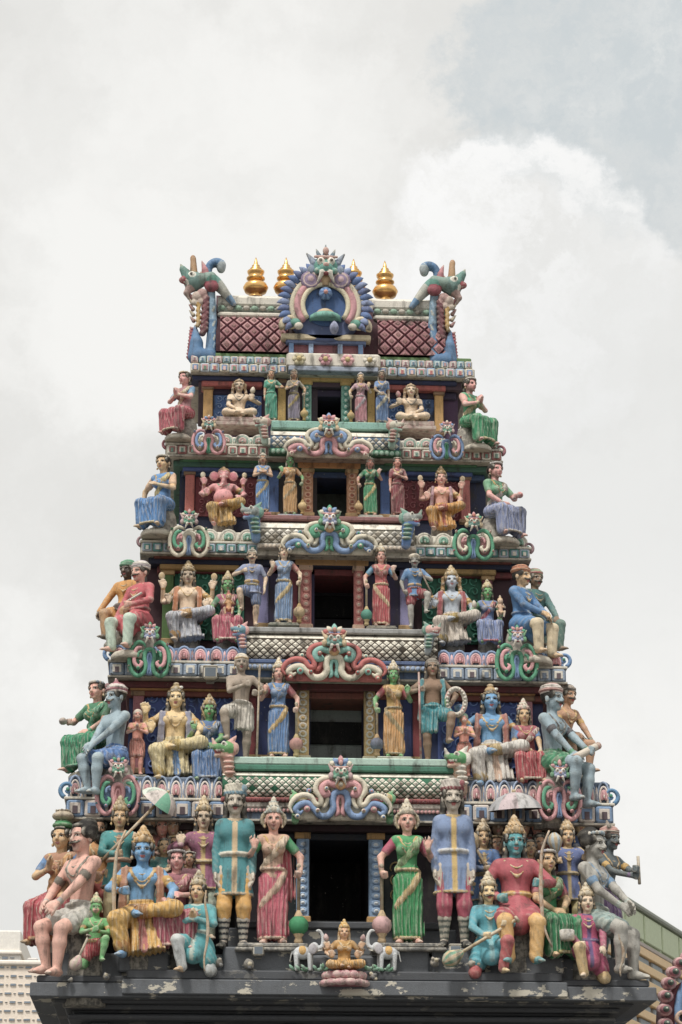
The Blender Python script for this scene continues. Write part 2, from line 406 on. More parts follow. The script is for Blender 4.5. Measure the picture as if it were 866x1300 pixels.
def hand(f, w, d, n, side, mode, col, fs):
    d, n = unit(d), unit(n); n = unit(n-d*(n@d)); sv = np.cross(d, n)*side      # sv: towards the little finger
    w = np.array(w, float); r = max(.0090, .9*fs)
    for o in (-.012, .004, .017): f.cap(w, w+d*.046+sv*o, .014, .0135, col, .008)
    L = (.036, .044, .041, .031)
    for i in range(4):
        b = w+d*.05+sv*(-.021+.0148*i)
        if mode == 'fist':
            m = b+d*.014+n*.020; t = b-d*.012+n*.038
            f.cap(b, m, r, r, col, .003); f.cap(m, t, r, r*.92, col, .003)
        else:
            cu = .006 if mode in ('up', 'pray') else .013
            m = b+d*L[i]*.55+n*cu*.5+sv*(.003*(i-1.5)); t = m+d*L[i]*.5+n*cu+sv*(.002*(i-1.5))
            f.cap(b, m, r, r*.95, col, .003); f.cap(m, t, r*.95, r*.75, col, .003)
    b = w+d*.012-sv*.016; 
    if mode == 'fist': m = b+d*.022-sv*.006+n*.018; t = m+sv*.018+n*.012
    else: m = b+d*.024-sv*.016+n*.006; t = m+d*.022-sv*.006+n*.006
    f.cap(b, m, r*1.2, r*1.05, col, .004); f.cap(m, t, r*1.05, r*.85, col, .003)
POSES = dict(
    stand=dict(pel=.50, fL=(-.055, -.01, .035), fR=(.06, -.02, .035), kL=(-.2, -1, 0), kR=(.2, -1, 0)),
    attn=dict(pel=.50, fL=(-.062, 0, .035), fR=(.062, 0, .035), kL=(-.1, -1, 0), kR=(.1, -1, 0)),
    sit=dict(pel=.31, fL=(-.09, -.22, .035), fR=(.09, -.22, .035), kL=(-.3, -1, .6), kR=(.3, -1, .6)),
    sitwide=dict(pel=.31, fL=(-.12, -.22, .035), fR=(.13, -.20, .035), kL=(-.9, -1, .6), kR=(.9, -1, .6)),
    sitn=dict(pel=.32, fL=(-.055, -.19, .06), fR=(.058, -.215, .035), kL=(-.22, -1, .6), kR=(.22, -1, .6)),
    lalR=dict(pel=.33, fL=(-.10, -.19, .035), fR=(-.035, -.17, .31), kL=(-.5, -1, .6), kR=(1, -.28, .12)),   # image-right leg folded across
    lalL=dict(pel=.33, fL=(.03, -.23, .285), fR=(.10, -.19, .035), kL=(-1, -.45, .15), kR=(.5, -1, .6)),
    cross=dict(pel=.09, fL=(.06, -.17, .05), fR=(-.05, -.20, .065), kL=(-1, -.5, .05), kR=(1, -.5, .05)),
    kneelL=dict(pel=.25, fL=(-.07, -.19, .035), fR=(.07, .17, .035), kL=(-.35, -1, .9), kR=(.35, -1, -.5)),  # image-left knee up
    kneelR=dict(pel=.25, fL=(-.07, .17, .035), fR=(.08, -.19, .035), kL=(-.35, -1, -.5), kR=(.4, -1, .9)),
    stepL=dict(pel=.50, fL=(-.12, -.16, .20), fR=(.05, -.01, .035), kL=(-.6, -1, .5), kR=(.2, -1, 0)),
    stepR=dict(pel=.50, fL=(-.05, -.01, .035), fR=(.13, -.16, .20), kL=(-.2, -1, 0), kR=(.6, -1, .5)),
    bust=dict(pel=.50, fL=(-.055, -.01, .035), fR=(.06, -.01, .035), kL=(-.2, -1, 0), kR=(.2, -1, 0)),
)
HATS = dict(kirita=.62, tiara=.05, turban=.22, cap=.28, pots=.95, band=.12, none=.02, knot=.42, plume=.42, low=.3, hood=.12)
NFIG = [0]
def figure(name, label, px, top, bot, Y, pose='stand', yaw=0, skin='pale', sex='f', hat='kirita', hatc=('#cdb894', '#b6925a'), hair='long', hairc=INK,
           garb=None, aL='hang', aR='hang', extra=(), props=(), hy=0, ht=0, lean=(0, 0), moust=False, beard=None, neck=True, group=None, cat='statue',
           ped=None, over=None, head=None, belly=0, seat='#6a6460', necklace=GLD, sash=None, vox=None, lips='#b0474a', skin2=None, flower=None, wide=1.0):
    P = dict(POSES[pose]); P.update(over or {})
    sk = SK.get(skin, skin); pz = P['pel']; female = sex == 'f'
    px0 = at(px, bot, Y); zt = at(px, top, Y)[2]; Hw = zt-px0[2]
    htop = HH*HATS[hat]; lz = pz+.433+HH/2+htop+lean[1]*-.1
    zmin = 0.0 if pose != 'cross' else .0
    s = Hw/(lz-zmin); pix = s*93*.787                     # render pixels per local unit
    vx = vox or min(.0175, max(.0076, 1.02/pix)); fs = vx
    root = empty(name, px0, None, R(yaw), s); kx = 1.15 if pose in ('lalR', 'lalL', 'cross') else (1.0 if pose in ('sitn', 'stand', 'attn', 'stepL', 'stepR', 'bust') else 1.06); root.scale = (s*kx, s*kx, s); tag(root, label, cat, group)
    lx, ly = lean
    up = np.array((lx, ly, .32)); pel = V3(0, 0, pz)
    tp = lambda t: pel+up*t
    shw = (.094 if female else .108)*wide
    hd = pel+np.array((lx*1.25, ly*1.25-.012, .433))
    fr = head_frame(hd, R(hy), R(ht)); 
    # ---- joints
    hip = {-1: pel+V3(-.052, 0, -.01), 1: pel+V3(.052, 0, -.01)}
    legs = {}
    for sd, k in ((-1, 'L'), (1, 'R')):
        kn, an = ik(hip[sd], P['f'+k], .235, .228, P['k'+k]); legs[sd] = (hip[sd], kn, an)
    sh = {sd: tp(.885)+V3(sd*shw, 0, 0) for sd in (-1, 1)}
    def arm(sd, a, high=False):
        so_ = sh[sd] if not high else sh[sd]+V3(-sd*.01, .02, .0)
        kn = legs[sd][1]
        D = dict(hang=((sd*(shw+.028), -.03, -.02), 'down', (sd*.3, .6, 0)), mace=((sd*.20, -.07, .03), 'fist', (sd, .5, 0)), raise_=((sd*.145, -.14, .20), 'up', (sd*.7, .3, -1)),
                 high=((sd*.225, -.03, .30), 'up', (sd, .1, -.7)), open=((sd*.17, -.14, .11), 'up', (sd*.8, .4, -.7)), pray=((sd*.020, -.15, .185), 'pray', (sd, .1, -.7)),
                 chest=((sd*.02, -.125, .17), 'rel', (sd, .2, -.8)), hip=((sd*.10, -.03, .05), 'fist', (sd, .5, 0)), lap=((sd*.04, -.15, .05), 'rel', (sd, .3, -.2)),
                 out=((sd*.25, -.05, .03), 'down', (sd, .5, 0)), hold=((sd*.10, -.17, .12), 'fist', (sd, .3, -.8)))
        if a == 'knee': return so_, kn+V3(sd*.0, -.02, .055)-unit(kn-legs[sd][0])*.05, 'knee', (sd, .4, 0)
        if isinstance(a, str): t, m, p = D[{'raise': 'raise_'}.get(a, a)]
        else: t, m = a[:3], a[3]; p = a[4] if len(a) > 4 else (sd, .3, -.5)
        return so_, pel+np.array(t, float)+up*0.0+V3(lx*.6, ly*.6, 0), m, p
    arms = []
    for sd, a in ((-1, aL), (1, aR)):
        if a: arms.append((sd,)+arm(sd, a))
    for sd, a in extra: arms.append((sd,)+arm(sd, a, True))
    B = Fld(); g = garb or {}; kind = g.get('k'); main = g.get('c', '#888888'); bord = g.get('b', GLD); topc = g.get('top'); slv = g.get('s', topc)
    tors = lambda f, c, gr, cl=None: (
        f.cap(tp(0), tp(.32), (.082 if female else .076)+gr, (.060 if female else .068)+gr, cl or c, .02, .76, fr=None),
        f.cap(tp(.32), tp(.72), (.060 if female else .068)+gr, (.078 if female else .092)*wide+gr, c, .02, .72),
        f.cap(sh[-1]*.86+tp(.9)*.14, sh[1]*.86+tp(.9)*.14, (.042 if female else .038)+gr, (.042 if female else .038)+gr, c, .03, 1.0),
        [f.ell(tp(.66)+V3(q*.042, -.052, 0), .040+gr, c, .014) if female else f.ell(tp(.74)+V3(q*.046, -.022 if g.get('coat') else -.040, 0), (.054+gr, .034+gr, .042+gr), c, .022) for q in (-1, 1)])
    # ---- body: one continuous skin
    tors(B, sk, 0)
    if not female: B.paint(tp(.68)+V3(-.05, -.09, 0), .009, '#7a5040'); B.paint(tp(.68)+V3(.05, -.09, 0), .009, '#7a5040')
    if kind in ('shorts', 'dhoti', 'skirtsit', None) or True: B.paint(tp(.12)+V3(0, -.075, 0), (.008, .03, .01), '#5a3a2c')
    B.cap(tp(.93), hd+V3(0, .012, -.05), .036, .034, sk, .014)
    if head == 'elephant':
        e_ = lambda c, r, col=sk, k=.01: B.ell(c, r, col, k, fr)
        e_((0, .05, .12), (.42, .42, .42)); e_((0, -.2, .25), (.25, .2, .2)); e_((0, -.22, -.1), (.26, .22, .3))
        tr = [(0, -.38, -.05), (.0, -.5, -.3), (-.02, -.52, -.6), (-.06, -.52, -.9), (-.2, -.56, -1.1), (-.34, -.58, -1.05)]
        for i in range(5): B.cap(tr[i], tr[i+1], .17-.024*i, .15-.024*i, sk, .012, fr=fr, fold=(.002, 0, 0, 1, 260))
        for q in (-1, 1):
            e_((q*.66, .1, -.02), (.34, .09, .42)); e_((q*.68, .05, -.02), (.24, .08, .30), '#c9707c', .004)
            B.cap((q*.2, -.36, -.22), (q*.3, -.55, -.38), .05, .025, '#e8dfcc', .004, fr=fr); B.paint((q*.2, -.38, .1), (.07, .1, .045), INK, fr); B.paint((q*.2, -.36, .12), (.04, .2, .02), WHT, fr)
        B.paint((0, -.4, .3), (.12, .1, .03), '#c9a040', fr)
    else: face(B, fr, sk, sex, moust, beard, lips=lips)
    if head == 'monkey': B.ell((0, -.36, -.22), (.2, .14, .16), '#d6a590', .01, fr); B.paint((0, -.5, -.25), (.15, .1, .02), '#8a3a3a', fr)
    if belly: B.ell(tp(.34)+V3(0, -.05, 0), (.115, .105, .115), sk, .03); B.paint(tp(.28)+V3(0, -.16, 0), .012, '#7a4a44')
    ends = {}
    for n, (sd, so_, t, m, p) in enumerate(arms):
        el, t = ik(so_, t, .165, .145, p); c = sk
        B.cap(so_, el, .034 if not female else .030, .026, c, .016); B.cap(el, t, .027, .019, c, .010)
        fd = unit(t-el)
        if m == 'up': d, nn = V3(sd*.1, -.05, 1), V3(0, -1, 0)
        elif m == 'pray': d, nn = V3(-sd*.12, -.25, 1), V3(-sd, 0, 0)
        elif m == 'down': d, nn = V3(sd*.05, -.2, -1), V3(-sd, -.3, 0)
        elif m == 'knee': d, nn = V3(-sd*.1, -.6, -.8), V3(0, .4, -1)
        elif m == 'fist': d, nn = fd*.6+V3(-sd*.1, -.7, 0), V3(-sd, 0, .2)
        else: d, nn = fd+V3(0, -.1, .1), V3(-sd*.6, .4, -.5)
        hand(B, t, d, nn, sd, m, skin2 or sk, fs)
        B.paint(t-fd*.006, .023, bord if necklace else sk); ends[(n if n > 1 else ('L' if sd < 0 else 'R'))] = (so_, el, t, unit(d))
        arms[n] = (sd, so_, el, t, m)
        if not g.get('long'): B.cap(so_+(el-so_)*.55, so_+(el-so_)*.62, .033, .033, necklace or sk, .003)
    longskirt = kind in ('sari', 'skirtsit')
    for sd in (-1, 1):
        h, kn, an = legs[sd]
        if not longskirt:
            B.cap(h, kn, .060 if not female else .064, .041, sk, .02); B.cap(kn+(an-kn)*.02, kn+(an-kn)*.35, .038, .040, sk, .012); B.cap(kn+(an-kn)*.35, an, .040, .024, sk, .012)
        fd = unit(V3(sd*.3, -1, 0)) if P.get('feet') is None else unit(P['feet'])
        if an[1] > .1: fd = V3(sd*.1, .5, -.6)
        B.cap(an+V3(0, .015, -.012), an+fd*.035+V3(0, 0, -.013), .024, .023, sk, .01); B.cap(an+fd*.035+V3(0, 0, -.015), an+fd*.085+V3(0, 0, -.021), .022, .014, sk, .01)
        for q in range(5):
            B.cap(an+fd*.08+V3((-.016+.008*q), 0, -.023), an+fd*(.097-.003*abs(q-1))+V3((-.018+.009*q), 0, -.025), .008, .007, sk, .003)
        if kind == 'sari': B.cap(h, an, .036, .024, sk, .01)
        elif longskirt: B.cap(h, kn, .04, .034, sk, .01); B.cap(kn, an, .034, .026, sk, .008)
    if g.get('socks'):
        for sd in (-1, 1):
            h, kn, an = legs[sd]
            for q in range(9): B.paint(kn+(an-kn)*(.30+.075*q), (.06, .06, .0085), g['socks'][q % 2])
            B.paint(kn+(an-kn)*.62, (.001, .001, .001), INK)
            B.paint(an+V3(0, -.06, -.02), (.05, .09, .03), '#20242a')
    fine = (hd-V3(.075, .095, .085), hd+V3(.078, .0, .05), vx*.76)
    link('body', B.mesh('body', vx*(1.4 if (g.get('coat') or longskirt) else 1.12), STAT, fine), root)
    # ---- clothing
    G = Fld(); fx = 2*math.pi/max(.03, vx*4.2); am = .0078
    def sleeves(f, c, frac, r0=.040, r1=.036):
        for (sd, so_, el, t, m) in arms[:2]:
            if frac <= 1: f.cap(so_, so_+(el-so_)*frac, r0, r1, c, .01)
            else: f.cap(so_, el, r0, r1*.95, c, .01, fold=(.0011, 1, 0, 1, fx*.8)); f.cap(el, el+(t-el)*min(1, frac-1), r1*.95, r1*.78, c, .008, fold=(.0011, 1, 0, 1, fx*.8))
    if topc:
        T_ = Fld(); tors(T_, topc, .007)
        if not g.get('long') and female: pass
        sleeves(T_, slv or topc, g.get('slf', .62))
        if g.get('midriff'): T_.p[0]['col'] = lin(sk)
        link(g.get('topn', 'blouse'), T_.mesh(g.get('topn', 'blouse'), vx*1.15, STAT), root)
    if kind == 'sari':
        sw = P.get('sway', .012)
        G.cap((sw, 0, pz+.075), (sw*.5, .0, pz-.06), .070, .096, main, .02, .78, fold=(.002, 1, 0, -.5, fx))
        G.cap((0, 0, pz-.04), (-sw*.5, .005, .034), .094, .098, main, .02, .70, flat=True, fold=(am, 1, 0, .06, fx))
        G.cap((-.055, -.01, pz-.02), (-.06, -.03, .27), .058, .050, main, .02, fold=(am*.4, 1, 0, .3, fx)); G.cap((.055, -.01, pz-.02), (.06, -.012, .27), .058, .052, main, .02, fold=(am*.4, 1, 0, -.3, fx))
        G.cap((-.06, -.03, .27), (-.058, -.02, .09), .05, .054, main, .02, fold=(am, 1, 0, 0, fx)); G.cap((.06, -.012, .27), (.066, -.01, .09), .052, .056, main, .02, fold=(am, 1, 0, 0, fx))
        G.chain([(math.sin(q)*.104, -math.cos(q)*.077, .045) for q in np.linspace(-1.7, 1.7, 9)], .011, bord)
        m_ = P.get('mir', 1)
        pts = [(m_*x, 0, z) for x, z in ((.085, pz+.05), (.07, pz-.01), (.03, pz-.075), (-.025, pz-.135), (-.07, pz-.185), (-.092, pz-.22))]
        pts = [(x, G.front(x, z)-.004, z) for x, _, z in pts]
        for i in range(len(pts)-1): G.cap(pts[i], pts[i+1], .021-.001*i, .020-.001*i, bord, .012, sy=.62)
        ring = [(math.sin(q)*.083, -math.cos(q)*.066, pz+.062) for q in np.linspace(-2.2, 2.2, 12)]; G.chain(ring, .0125, g.get('belt', bord))
        pl = [(m_*x, 0, z) for x, z in ((.085, pz+.285), (.055, pz+.235), (.01, pz+.18), (-.04, pz+.12), (-.075, pz+.075))]
        A_ = Fld(); tors(A_, main, .008); pl = [(x, A_.front(x, z)-.002, z) for x, _, z in pl]
        for i in range(len(pl)-1): G.cap(pl[i], pl[i+1], .027, .026, g.get('pallu', main), .016, sy=.5)
        if g.get('drape'): G.cap((m_*.10, .04, pz+.28), (m_*.12, .05, pz-.12), .035, .05, g['drape'], .012, .6, fold=(am, 1, 0, 0, fx))
    elif kind == 'skirtsit':
        kl, kr, al, ar = legs[-1][1], legs[1][1], legs[-1][2], legs[1][2]; km, fm = (kl+kr)/2, (al+ar)/2
        for h, kn, an in legs.values():
            G.cap(h, kn, .072, .058, main, .02, fold=(am*.6, 0, 1, .5, fx)); G.cap(kn, an+V3(0, 0, .02), .056, .062, main, .02, fold=(am, 1, 0, 0, fx))
        G.cap(pel, km, .085, .06, main, .02, .9); G.cap(km+V3(0, 0, -.02), fm+V3(0, .02, .01), .066, .092, main, .03, .80, flat=True, fold=(am, 1, 0, .25, fx))
        G.cap(tp(0)+V3(0, 0, .02), tp(.25), .088, .068, main, .02, .78)
        G.chain([fm+V3(math.sin(q)*.115, -math.cos(q)*.075, .0) for q in np.linspace(-1.8, 1.8, 9)], .012, bord)
        A_ = Fld(); tors(A_, main, .006); m_ = P.get('mir', 1)
        pl = [(m_*x, 0, z) for x, z in ((.085, pz+.285), (.055, pz+.235), (.01, pz+.18), (-.04, pz+.12), (-.075, pz+.075))]
        pl = [(x, A_.front(x, z)-.002, z) for x, _, z in pl]
        for i in range(len(pl)-1): G.cap(pl[i], pl[i+1], .026, .025, g.get('pallu', bord), .016, sy=.5)
    elif kind == 'dhoti':
        G.cap(tp(-.05), tp(.16), .098, .082, main, .02, .8, fold=(.003, 0, 0, 1, fx))
        for sd, (h, kn, an) in legs.items():
            G.cap(h, kn, .074, .058, main, .02, fold=(am*.42, .5, 1, .6, fx*.9)); fl = (an[2] < .15)
            G.cap(kn, an+(kn-an)*.18, .056, .040 if not fl else .046, main, .018, fold=(am*.42, .8, .3, .5, fx*.9))
        if pose not in ('cross', 'stand'):
            km = (legs[-1][1]+legs[1][1])/2; c0 = pel+V3(0, -.10, -.02); c1 = V3(0 if 'sit' in pose else (.045 if pose == 'lalR' else -.045), -.145, .045)
            G.cap(c0, c1, .064, .118, main, .03, .62, flat=True, fold=(am*.9, 1, 0, 0, fx))
            if g.get('band'): G.cap(c0+V3(0, -.05, .0), V3(c1[0]*.6, -.212, .05), .017, .022, g['band'], .006, .5)
        ring = [(math.sin(q)*.092, -math.cos(q)*.076, pz+.045) for q in np.linspace(-2.2, 2.2, 12)]; G.chain(ring, .014, bord)
        for sd, (h, kn, an) in legs.items(): G.cap(an+(kn-an)*.20, an+(kn-an)*.26, .049, .049, bord, .004)
    elif kind == 'shorts':
        G.cap(tp(-.06), tp(.14), .094, .080, main, .02, .8, fold=(.003, .3, 0, 1, fx))
        fr_ = g.get('len', .62)
        for sd, (h, kn, an) in legs.items(): G.cap(h, h+(kn-h)*fr_, .070, .066, main, .02, flat=False, fold=(am*.35, .6, .6, .6, fx))
        ring = [(math.sin(q)*.090, -math.cos(q)*.074, pz+.05) for q in np.linspace(-2.2, 2.2, 12)]; G.chain(ring, .013, bord)
        if g.get('flap'): G.cap(pel+V3(0, -.06, -.02), pel+V3(0, -.08, -.21), .05, .06, main, .02, .5, flat=True, fold=(am, 1, 0, 0, fx))
    elif kind in ('trousers', 'breeches'):
        G.cap(tp(-.06), tp(.12), .084, .074, main, .02, .74)
        for sd, (h, kn, an) in legs.items():
            G.cap(h, kn, .059, .047, main, .016, fold=(am*.18, .2, 0, 1, fx*.8) if not g.get('stripe') else (.004, 1, 0, 0, fx)); e_ = .97 if kind == 'trousers' else .28
            G.cap(kn, kn+(an-kn)*e_, .048, .043 if kind == 'breeches' else .04, main, .014, fold=(am*.22, .8, 0, .45, fx*.9))
    if G.p:
        gn = {'sari': 'sari', 'skirtsit': 'sari', 'dhoti': 'dhoti', 'shorts': 'loincloth', 'trousers': 'trousers', 'breeches': 'breeches'}[kind]
        link(gn, G.mesh(gn, vx*(1.15 if kind in ('trousers', 'breeches') else 1.04), CLOTH if kind not in ('breeches', 'trousers') else STAT), root)
    if g.get('coat'):
        c = g['coat']; K = Fld(); tors(K, c, .011); bb = g.get('cb', GLD); lo_ = g.get('clen', .15)
        sit = pose not in ('stand', 'attn', 'stepL', 'stepR', 'bust')
        if not sit: K.cap(tp(.28), tp(-.02), .074, .106, c, .02, .76); K.cap(tp(-.02), V3(0, 0, pz-lo_), .106, .136*(.6+.4*wide), c, .004, .74, flat=True, fold=(.003, 1, 0, 0, fx)); 
        else:
            K.cap(tp(.3), tp(-.1), .075, .10, c, .02, .8)
            for sd, (h, kn, an) in legs.items(): K.cap(h, h+(kn-h)*.6, .078, .072, c, .02, fold=(.004, .5, .5, .5, fx))
            K.cap(pel+V3(0, -.05, 0), pel+V3(0, -.12, -.1), .09, .08, c, .02, .8)
        sleeves(K, c, g.get('clf', 1.95), .039, .033)
        for z in np.arange(pz-lo_+.01, pz+.29, .016): K.paint((0, K.front(0, z), z), (.017, .04, .017), bb)
        ring = [(math.sin(q)*.090, -math.cos(q)*.073, pz+.095) for q in np.linspace(-2.4, 2.4, 14)]; K.chain(ring, .0115, g.get('belt', bb))
        if not sit: K.chain([(math.sin(q)*.132*(.6+.4*wide), -math.cos(q)*.098*(.6+.4*wide), pz-lo_+.008) for q in np.linspace(-2.4, 2.4, 14)], .008, bb)
        K.chain([(math.sin(q)*.052, -math.cos(q)*.04+tp(.95)[1], pz+.318) for q in np.linspace(-2.4, 2.4, 10)], .010, bb)
        link('coat', K.mesh('coat', vx*1.12, STAT), root)
    if pose in ('sit', 'sitn', 'sitwide', 'lalR', 'lalL') and seat:
        M = MB(); zt_ = pz-.062; rr = random.Random(int(px*7+top))
        M.lathe([(.12, -.14), (.125, .0), (.118, zt_*.4), (.105, zt_*.8), (.085, zt_)], seat, 9, (0, .045, 0), colf=None); M.build('seat', root, STAT)
        if abs(yaw) > 20 and Y > .45 and Y < 1.6: M = MB(); M.lathe([(.145, -.075), (.15, -.04), (.13, -.012), (.09, .004)], '#c2b8a6', 14, (0, -.11, 0)); M.build('pedestal', root, STAT)
    # ---- ornaments on the chest
    N = Fld()
    if neck and necklace:
        A_ = Fld(); tors(A_, sk, .006 if topc else (.010 if g.get('coat') else 0))
        rows = (.055, .105) if not female else (.06, .09)
        if vx < .0105 and not g.get('coat'): rows = rows+(.135,)
        for dz in rows:
            pts = []
            for q in np.linspace(-1, 1, 9):
                x = q*(.048+dz*.25); z = pz+.315+lean[1]*0-dz*(1-q*q); pts.append((x+lx*.9, A_.front(x+lx*.9, z)-.003, z))
            N.chain(pts, max(.0062, vx*.66), necklace)
        N.ell((pts[4][0], pts[4][1]-.004, pts[4][2]-.006), max(.013, vx), necklace)
    if sash:
        A_ = Fld(); tors(A_, sk, 0)
        for q in (-1, 1):
            pts = [(q*.098+lx, -.035, pz+.30), (q*.105+lx, -.05, pz+.2), (q*.11, -.03, pz+.08), (q*.125, 0, pz-.06)]
            for i in range(3): N.cap(pts[i], pts[i+1], .026, .024, sash, .008, .6, fold=(.003, 1, 0, 0, fx))
    if kind == 'dhoti' and neck and necklace and pose != 'cross':
        for q in np.linspace(-1.2, 1.2, 7): N.ell((math.sin(q)*.094, -math.cos(q)*.08-.012, pz+.038-.012*(abs(q) < .3)), max(.0085, vx*.8), ('#c49a45', '#a8484c')[int(abs(q)*2.5) % 2])
        for (sd, so_, el, t, m) in arms: N.cap(so_+(el-so_)*.45, so_+(el-so_)*.52, .037, .036, '#b98e3e', .003); N.ell(so_+(el-so_)*.48+V3(sd*.01, -.036, .0), max(.010, vx*.9), '#d0b070')
    if N.p: link('necklace' if not sash else 'shawl', N.mesh('necklace', vx*.95, STAT), root)
    # ---- hair and headgear
    H = Fld(); e = lambda c, r, col=hairc, k=.008: H.ell(c, r, col, k, fr)
    if hair:
        if hair != 'bald': e((0, .12, .17), (.385, .42, .385))
        if hair in ('long', 'bun', 'curl', 'big', 'short'):
            for q in (-1, 1): e((q*.30, -.02, .17), (.11, .28, .22))
            e((0, -.20, .40), (.26, .14, .10))
        if hair == 'long':
            for q in (-1, 1): e((q*.33, .14, -.25), (.13, .17, .42)); e((q*.36, .10, -.62), (.13, .13, .22))
        if hair == 'bun': e((0, .42, .12), (.28, .24, .28)); e((0, .3, -.25), (.28, .2, .3))
        if hair == 'big':
            e((0, .16, .33), (.46, .42, .30)); e((.1, .2, .5), (.3, .3, .2)); [e((q*.36, .1, .12), (.14, .25, .22)) for q in (-1, 1)]
        if hair == 'curl':
            rr = random.Random(3)
            for q in (-1, 1):
                for z in np.linspace(.2, -.75, 6): e((q*(.40+.06*rr.random()+.05*(z < -.2)), .05+.1*rr.random(), z), (.14, .15, .14), hairc, .003)
        if hair == 'aura':
            for q in np.linspace(-2.3, 2.3, 13): e((math.sin(q)*.52, .18, .08+math.cos(q)*.42), (.10, .10, .12), hairc, .003)
        if H.p: link('hair', H.mesh('hair', vx*1.1, STAT), root)
    c1, c2 = hatc; Q = Fld(); q_ = lambda a, b, ra, rb, col, fl=True, k=.004: Q.cap(a, b, ra, rb, col, k, fr=fr, flat=fl, fold=(.0032, 1, 0, .5, 2*math.pi/max(.02, vx*2.9))); E = lambda c, r, col, k=.004: Q.ell(c, r, col, k, fr)
    if hat == 'kirita':
        q_((0, .08, .30), (0, .08, .42), .43, .42, c2); q_((0, .08, .42), (0, .09, .60), .37, .33, c1); q_((0, .09, .60), (0, .09, .66), .36, .34, c2); q_((0, .09, .66), (0, .1, .84), .27, .20, c1)
        q_((0, .1, .84), (0, .1, .89), .22, .21, c2); E((0, .1, .96), .13, c1); E((0, .1, 1.08), .06, c2)
        E((0, -.33, .48), (.12, .07, .15), c1)
        for s_ in (-1, 1): E((s_*.2, -.27, .44), (.08, .07, .11), c2)
    elif hat == 'knot':
        q_((0, .08, .30), (0, .08, .40), .42, .41, c2); E((0, .1, .55), (.26, .26, .2), c1); q_((0, .1, .66), (0, .1, .71), .17, .16, c2); E((0, .1, .80), (.15, .15, .12), c1)
        E((0, -.30, .47), (.09, .06, .13), c2); E((.24, -.02, .62), (.1, .06, .09), '#e6e2da')
    elif hat == 'low':
        q_((0, .08, .30), (0, .08, .44), .42, .42, c2); q_((0, .08, .44), (0, .08, .62), .38, .24, c1); E((0, .08, .68), .12, c2); E((0, -.33, .46), (.11, .06, .12), c1)
    elif hat == 'tiara':
        for q in np.linspace(-1.25, 1.25, 9): E((math.sin(q)*.40, .08-math.cos(q)*.44, .33+.08*math.cos(q)), (.075, .06, .085), c1 if int(q*9) % 2 else c2)
    elif hat in ('turban', 'plume'):
        for i, (z, r) in enumerate(((.24, .46), (.33, .50), (.42, .48), (.51, .42), (.58, .32))):
            Q.ell((.02*(-1)**i, .08, z), (r, r*1.02, .085), (c1, c2, c1, c1, c2)[i], .003, fr)
        E((0, .08, .48), (.36, .38, .18), c1)
        if hat == 'plume': E((-.3, -.2, .55), (.12, .1, .13), c2); q_((-.05, .1, .58), (-.1, .1, .86), .16, .05, c2, False)
    elif hat == 'cap':
        q_((0, .08, .26), (0, .08, .38), .44, .46, c2); q_((0, .08, .38), (0, .08, .66), .45, .40, c1); E((0, .08, .66), (.40, .40, .10), c1); E((.34, -.2, .52), (.12, .1, .16), c2)
    elif hat == 'band':
        E((0, .1, .22), (.40, .44, .40), c1); Q.ell((0, .06, .27), (.415, .46, .09), c2, .003, fr)
    elif hat == 'hood':
        E((0, .1, .2), (.42, .45, .42), c1)
    elif hat == 'pots':
        E((0, .08, .56), (.42, .42, .17), c2); q_((0, .08, .68), (0, .08, .74), .30, .34, c2); E((0, .08, .96), (.44, .44, .22), c1); q_((0, .08, 1.14), (0, .08, 1.22), .26, .34, c1)
    if Q.p:
        hn = {'turban': 'turban', 'plume': 'turban', 'cap': 'cap', 'band': 'headscarf', 'hood': 'headscarf', 'pots': 'water_pots', 'tiara': 'tiara'}.get(hat, 'crown')
        link(hn, Q.mesh(hn, vx*.85, STAT), root)
    # ---- what they hold
    for pr in props:
        M = MB(); t = pr[0]; nm = t
        if t == 'mace':
            x, c1_, c2_ = pr[1:4]; y = pr[4] if len(pr) > 4 else -.09; zt_ = pz+.07
            M.lathe([(.013, .2), (.014, zt_), (.02, zt_+.01), (.012, zt_+.03)], c2_, 8, (x, y, 0))
            M.lathe([(.014, .25), (.034, .205), (.036, .20)], c2_, 12, (x, y, 0))
            M.lathe([(.036, .202), (.062, .175), (.070, .14), (.062, .10), (.036, .075)], c1_, 20, (x, y, 0), rib=10, ribamp=.07)
            M.lathe([(.036, .078), (.04, .07), (.024, .05), (.034, .02), (.026, 0)], c2_, 12, (x, y, 0))
        elif t == 'staff':
            a, b, r_, c_ = pr[1:5]; M.tube([a, np.array(a)*.5+np.array(b)*.5, b], r_, c_, 8)
        elif t == 'club':
            a, b, c1_, c2_ = pr[1:5]; a, b = np.array(a, float), np.array(b, float); u = unit(b-a)
            M.tube([a, b], .014, c2_, 8); M.tube([b-u*.02, b], .03, c2_, 10)
            M.tube([a-u*.13, a-u*.12, a-u*.09, a-u*.05, a-u*.01, a+u*.03, a+u*.05], [.02, .035, .06, .07, .055, .034, .016], c1_, 14, colf=lambda i, j: c1_ if j % 2 else c2_); nm = 'mace'
        elif t == 'bow':
            x, y, z0, z1, bl, c_ = pr[1:7]
            pts = smooth_path([(x+bl*math.sin(q*math.pi)+(.03 if q in (0, 1) else 0), y, z0+(z1-z0)*q) for q in np.linspace(0, 1, 7)], 3); M.tube(pts, np.interp(np.linspace(0, 1, len(pts)), (0, .5, 1), (.006, .014, .006)), c_, 8)
        elif t == 'bud':
            k, c1_, c2_ = pr[1:4]; so_, el, tt, d = ends[k]; b = tt+d*.055
            M.tube([b-d*.03, b+d*.05], .007, c2_, 6); M.tube([b+d*.04, b+d*.06, b+d*.09, b+d*.125, b+d*.14], [.010, .028, .033, .018, .003], c1_, 10); nm = 'lotus_bud'
        elif t == 'disc':
